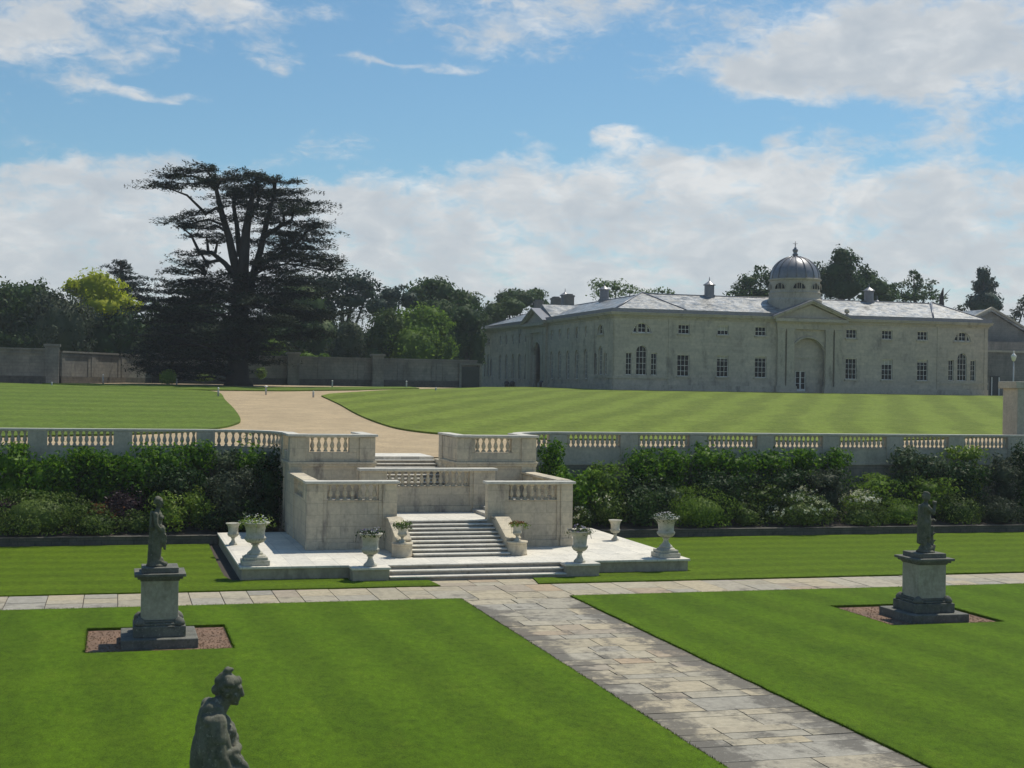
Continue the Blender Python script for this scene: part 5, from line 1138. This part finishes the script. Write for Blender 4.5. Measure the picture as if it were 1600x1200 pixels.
big = [(376, 300, 34, 6), (402, 326, 30, 6), (360, 322, 20, 5), (414, 350, 28, 6), (395, 376, 20, 5), (425, 396, 28, 6), (311, 266, 46, 5), (430, 286, 44, 6), (262, 276, 34, 4), (300, 285, 62, 8), (262, 292, 32, 5), (350, 283, 40, 7), (422, 283, 50, 6), (408, 297, 64, 7), (452, 300, 46, 6), (365, 306, 36, 6), (436, 312, 60, 7), (466, 325, 42, 8), (390, 318, 40, 6), (440, 335, 55, 6),
       (306, 333, 26, 4), (300, 346, 44, 5), (318, 355, 30, 4), (322, 367, 34, 5), (343, 379, 16, 4), (285, 353, 20, 3), (372, 344, 34, 6), (470, 350, 52, 6), (498, 355, 26, 4), (455, 364, 56, 7), (482, 374, 44, 5), (440, 378, 40, 5), (492, 388, 34, 5), (465, 395, 56, 7), (512, 405, 34, 6), (530, 410, 18, 5), (470, 410, 60, 8), (440, 420, 50, 8), (500, 420, 36, 6),
       (305, 398, 30, 4), (288, 410, 24, 5), (310, 414, 30, 5), (292, 428, 34, 6), (278, 444, 34, 5), (310, 440, 42, 6), (268, 456, 28, 4), (300, 460, 46, 7), (340, 430, 26, 6),
       (400, 436, 60, 10), (440, 445, 70, 10), (360, 448, 50, 9), (390, 460, 92, 11), (470, 462, 60, 9), (300, 474, 68, 8), (262, 484, 44, 6), (410, 480, 110, 11), (330, 492, 92, 10), (250, 500, 50, 7), (440, 500, 80, 10), (370, 512, 110, 11), (270, 518, 66, 8), (420, 525, 84, 10), (330, 535, 86, 10),
       (250, 535, 48, 6), (400, 545, 70, 9), (290, 552, 66, 8), (240, 560, 40, 5), (350, 560, 70, 8), (300, 574, 64, 7), (260, 580, 40, 5), (230, 571, 26, 4), (335, 582, 52, 6), (400, 565, 40, 6), (285, 590, 34, 4)]
cedar('cedar_tree', 'huge dark cedar with flat layered boughs and several tall stems, left of the drive', 140, big,
      [(372, 606, 25), (371, 592, 18), (372, 560, 15), (374, 500, 14), (376, 450, 12.5), (378, 420, 11)],
      [[(374, 440, 7), (364, 400, 6.5), (358, 372, 5.5), (347, 335, 4.5), (340, 305, 3.5), (333, 275, 2)], [(378, 440, 9, -.5), (381, 395, 8), (384, 360, 6.5), (391, 318, 4), (400, 285, 2)], [(388, 470, 7, .6), (396, 430, 6), (408, 390, 5), (419, 340, 4), (430, 300, 2)],
       [(372, 440, 5), (352, 412, 4), (330, 394, 3), (312, 395, 2)], [(376, 400, 5, .8), (371, 350, 3.5), (366, 320, 3), (372, 290, 1.5)], [(366, 425, 4), (345, 406, 3.5), (326, 410, 2.5), (322, 428, 1.5)], [(395, 420, 5), (430, 400, 3.5), (460, 385, 2)], [(352, 340, 3.5), (338, 325, 3), (322, 334, 2)],
       [(410, 372, 4), (440, 352, 3), (455, 345, 2)], [(380, 380, 4, 1.), (390, 345, 3), (404, 315, 2)]], size=.32, dens=1.15)
cedar('cedar_tree', 'smaller blue green cedar with a narrow layered top behind the golden tree', 182,
      [(187, 410, 11, 3), (188, 418, 17, 3), (190, 427, 18, 4), (194, 436, 24, 4), (200, 446, 26, 5), (205, 456, 32, 5), (212, 467, 34, 6), (205, 478, 42, 7), (200, 490, 46, 8)],
      [(195, 560, 6), (192, 470, 4), (188, 408, 1)], [], 'needle_blue', .42, 1.3)
# clipped garden pieces under the cedar
cl = thing('clipped_hedge', tuple(att(263, 602)), 'small bright green clipped hedge block with a dark gap under the left boughs', 'hedge')
p = att(263, 602); foliage('foliage', [((p.x, p.y+1, p.z+.75), (.85, .8, .75))], 900, .16, M['leaf_lime'], cl, .6, .3, .1, p.z, .8)
for px_, py_, rx_, ry_, lb in ((320, 590, 15, 6, 'low bright green shrub against the wall left of the cedar trunk'), (408, 583, 9, 9, 'sunlit yellow green shrub against the wall right of the cedar trunk')):
    b_ = ell(px_, py_, rx_, ry_, 147); s_ = thing('garden_shrub', (b_[0][0], b_[0][1], 6.1), lb, 'shrub'); foliage('foliage', [b_], 800, .16, M['leaf_lime'], s_, .6, .4, .2, 6.1, .7)

# ---------------------------------------------------------------- shrubs in the beds
def shrub(px, py, rx, ry, mat, label, Y=57.6, size=.13, n=1., flow=None, group='shrubs in the terrace beds', name='garden_shrub', lump=None, asp=.5, jit=.6, sub=7, cf=None, ky=1.):
    mound = mat in ('leaf_mound', 'leaf_oaklight', 'leaf_ash') and Y < 57.5; lump = lump or (.14 if mound else .34); cf = cf or (.6 if mound else .5); n *= 1.5 if mound else 1.15; sub = 4 if mound else sub; size *= .8 if mound else 1.
    c, r = ell(px, py, rx, ry, Y, 0, ky); z0 = .35+(Y-56.35)*.22; r = (r[0], min(r[1], 1.35 if Y < 58.6 else .85), r[2])
    t = thing(name, (c[0], c[1], z0), label, 'shrub', group); B = [(c, r)]
    if c[2]-r[2]*.3 > z0+.3: B.append(((c[0], c[1], (c[2]+z0)/2), (r[0]*.95, r[1]*.95, (c[2]-z0)/2+r[2]*.3)))
    for j in range(sub):
        a = random.uniform(0, 6.28); e = random.uniform(-.3, 1.2); s_ = random.uniform(.2, .45); B.append(((c[0]+r[0]*.85*math.cos(a)*math.cos(e), c[1]+r[1]*.8*math.sin(a)*math.cos(e), c[2]+r[2]*.85*math.sin(e)), (r[0]*s_, r[1]*s_, r[2]*s_)))
    area = sum(2.6*math.pi*(q_[0]*q_[2]+q_[1]*q_[2]) for c_, q_ in B)
    foliage('foliage', B, int(area/(size*size*asp)*.66*n), size, M[mat], t, asp, .34 if mound else .45, lump, z0-.1, cf, jit)
    if flow:
        P, N = crown_pts([(c, (r[0]*1.0, r[1]*1.0, r[2]*1.06))], flow[1]*9, .06, lump); k = (N[:, 2] > .25) & (N[:, 1] < .5); P = P[k][:flow[1]]; N = N[k][:flow[1]]
        P = np.repeat(P, 6, 0)+rng.normal(0, .045, (len(P)*6, 3)); N = np.repeat(N, 6, 0); V_, F_ = leaves(P, N, .10, .9, .5); npmesh('flowers', V_, F_, M[flow[0]], t)
    return t
SH = [
 # west bed, climbers and tall shrubs against the wall
 (18, 725, 42, 32, 'leaf_glossy', 'bright leaved climber at the left edge of the picture under the balustrade', 59.0, .17), (66, 748, 34, 34, 'leaf_glossy', 'glossy green shrub second from the left against the terrace wall', 58.8, .17), (100, 742, 34, 38, 'leaf_glossy', 'glossy shrub below the second baluster bay of the west wall', 58.9, .17),
 (138, 722, 24, 24, 'leaf_glossy', 'tall bright tuft reaching the balustrade plinth, west bed', 59.1, .17), (168, 742, 32, 34, 'leaf_glossy', 'glossy shrub behind the purple leaved bush', 58.9, .17), (222, 740, 34, 34, 'leaf_glossy', 'broad glossy shrub just left of the far standing statue', 58.8, .17),
 (262, 722, 36, 28, 'leaf_glossy', 'bright green mass behind the head of the left statue', 59.0, .17), (312, 718, 24, 28, 'leaf_glossy', 'narrow bright shrub under the last straight bay of the west balustrade', 59.1, .17), (275, 760, 44, 34, 'leaf_dark', 'deep green shaded shrub right behind the left statue', 58.3, .15),
 (352, 722, 26, 20, 'leaf_grey', 'pale leaved tuft under the curved balustrade', 59.0, .13), (395, 722, 24, 30, 'leaf_glossy', 'bright green shrub beside the curved west balustrade', 58.4, .16), (364, 770, 42, 42, 'leaf_ash', 'soft grey green bush near the west side of the stairs', 57.6, .12), (420, 765, 24, 60, 'leaf_dark', 'tall dark shrub touching the west flank of the stair block', 57.6, .14),
 (395, 810, 40, 34, 'leaf_dark', 'dark shaded bush behind the empty urn on the west side', 57.3, .14), (330, 815, 30, 26, 'leaf_dark', 'low dark bush left of the platform', 57.2, .14),
 # west bed, front row
 (60, 808, 78, 42, 'leaf_mound', 'large olive green mounded shrub at the left end of the bed', 57.2, .11), (150, 822, 48, 30, 'leaf_mound', 'olive green mound continuing right of the largest one', 57.1, .11), (8, 792, 22, 14, 'leaf_purple', 'purple leaved bush at the left edge behind the mound', 57.9, .12),
 (165, 796, 26, 10, 'leaf_orange', 'orange tipped azalea behind the olive mound', 57.5, .1), (198, 790, 34, 24, 'leaf_purple', 'dark purple leaved bush in the middle of the west bed', 57.8, .13), (215, 822, 28, 24, 'leaf_mound', 'small olive bush just left of the far statue', 57.1, .11),
 (268, 805, 34, 32, 'leaf_lime', 'lime green leafy bush behind the legs of the left statue', 57.2, .12), (308, 792, 26, 26, 'leaf_lime', 'taller lime green bush with pale flowers right of the left statue', 57.4, .12),
 # east bed, against the wall
 (862, 720, 24, 34, 'leaf_glossy', 'bright climber hanging beside the east flank of the stairs', 58.4, .16), (868, 760, 28, 36, 'leaf_glossy', 'bright glossy shrub right behind the east lower wall', 57.6, .16), (905, 765, 36, 34, 'leaf_glossy', 'bright green shrub with drooping leaves east of the stairs', 57.8, .17), (945, 755, 40, 32, 'leaf_oaklight', 'fresh green rounded shrub below the first east baluster bay', 58.2, .14),
 (1010, 735, 38, 34, 'leaf_glossy', 'dark glossy shrub rising to the plinth, third from the stairs', 58.9, .17), (1050, 728, 40, 30, 'leaf_glossy', 'bright shrub beneath the second east baluster bay', 59.0, .17), (1105, 718, 36, 26, 'leaf_glossy', 'bright shrub beneath the third east baluster bay', 59.0, .17), (1150, 728, 34, 26, 'leaf_glossy', 'glossy shrub under the pier between third and fourth east bays', 58.9, .17),
 (1205, 722, 40, 24, 'leaf_glossy', 'glossy shrub beneath the fourth east baluster bay', 59.0, .17), (1255, 722, 34, 24, 'leaf_glossy', 'glossy shrub under the fifth east pier', 59.0, .17), (1305, 722, 28, 22, 'leaf_glossy', 'last bright shrub before the bare patch of east wall', 59.0, .17), (1120, 762, 70, 30, 'leaf_dark', 'deep shaded shrub row behind the front mounds, left of the bare wall', 58.2, .15), (1000, 770, 60, 26, 'leaf_dark', 'deep shaded shrub between bright climbers and the front row', 58.2, .15), (1220, 755, 50, 22, 'leaf_dark', 'shaded shrub below the fourth east bay', 58.3, .15),
 (1293, 752, 40, 26, 'leaf_ash', 'loose grey green shrub in front of the bare wall', 58.0, .13), (1412, 722, 32, 24, 'leaf_grey', 'pale leaved rhododendron right of the bare wall patch', 58.8, .16), (1450, 732, 34, 26, 'leaf_grey', 'broad leaved rhododendron beneath the seventh east bay', 58.8, .16), (1510, 712, 44, 16, 'leaf_lime', 'brightest green climber near the right end of the balustrade', 59.0, .16), (1500, 745, 50, 28, 'leaf_dark', 'dark hollow shrub under the brightest climber', 58.5, .15),
 (1568, 742, 34, 32, 'leaf_ash', 'silvery loose shrub near the right edge', 58.0, .12), (1600, 720, 24, 30, 'leaf_dark', 'dark shrub at the right edge of the picture', 58.6, .15),
 # east bed, front row
 (905, 815, 22, 22, 'leaf_mound', 'small bush with cream flower heads at the east corner of the lower wall', 57.0, .12, 1, ('petal_cream', 26)), (945, 800, 34, 34, 'leaf_mound', 'leafy shrub with pale blossom behind the empty east urn', 57.2, .14, 1, ('petal_cream', 8)), (1000, 795, 44, 36, 'leaf_oak', 'dark green shrub left of the tall trailing urn', 57.2, .13),
 (1040, 778, 36, 22, 'leaf_grey', 'pale leaved bush behind the tall trailing urn', 57.8, .14), (1095, 802, 66, 42, 'leaf_oaklight', 'large fresh green mound right of the tall trailing urn', 57.1, .10), (1165, 810, 34, 28, 'leaf_mound', 'low shrub between the large mounds of the east bed', 57.1, .11),
 (1190, 775, 36, 18, 'leaf_mound', 'low leafy bush behind the gap of the east mounds', 57.8, .13), (1250, 806, 66, 36, 'leaf_mound', 'wide olive mound topped with cream flowers', 57.1, .11, 1, ('petal_cream', 75)), (1240, 780, 40, 16, 'leaf_mound', 'flowering bush behind the wide olive mound', 57.6, .12, 1, ('petal_cream', 60)),
 (1345, 785, 34, 18, 'leaf_lime', 'yellow green hydrangea full of cream heads', 57.6, .12, 1, ('petal_cream', 75)), (1345, 810, 48, 28, 'leaf_mound', 'plain green mound in front of the hydrangea', 57.0, .11), (1405, 805, 46, 32, 'leaf_oaklight', 'feathery green mound left of the right statue', 57.1, .10),
 (1370, 757, 46, 16, 'leaf_oaklight', 'leafy shrub standing behind the hydrangea', 58.2, .13), (1448, 765, 50, 24, 'leaf_oaklight', 'rounded laurel behind the right statue', 58.0, .13), (1495, 802, 46, 34, 'leaf_mound', 'grey green mound right of the right statue', 57.1, .11), (1560, 802, 50, 32, 'leaf_ash', 'silvery mound at the right end of the east bed', 57.1, .11), (1612, 800, 40, 36, 'leaf_dark', 'dark mound cut by the right edge of the picture', 57.1, .12),
]
for a_ in SH: shrub(a_[0], a_[1], a_[2], a_[3], a_[4], a_[5], a_[6], a_[7]*(1.15), 1., a_[9] if len(a_) > 9 else None)

# thin summer air between the camera and the far trees
hz = bpy.data.materials.new('haze'); hz.use_nodes = True; t_ = hz.node_tree; t_.nodes.clear()
v_ = t_.nodes.new('ShaderNodeVolumePrincipled'); v_.inputs['Color'].default_value = (.86, .93, 1, 1); v_.inputs['Density'].default_value = .00028
t_.links.new(v_.outputs[0], t_.nodes.new('ShaderNodeOutputMaterial').inputs['Volume'])
o = MB().box(-600, 1000, -60, 1000, -1.2, 40).build('haze', hz); o['kind'] = 'stuff'
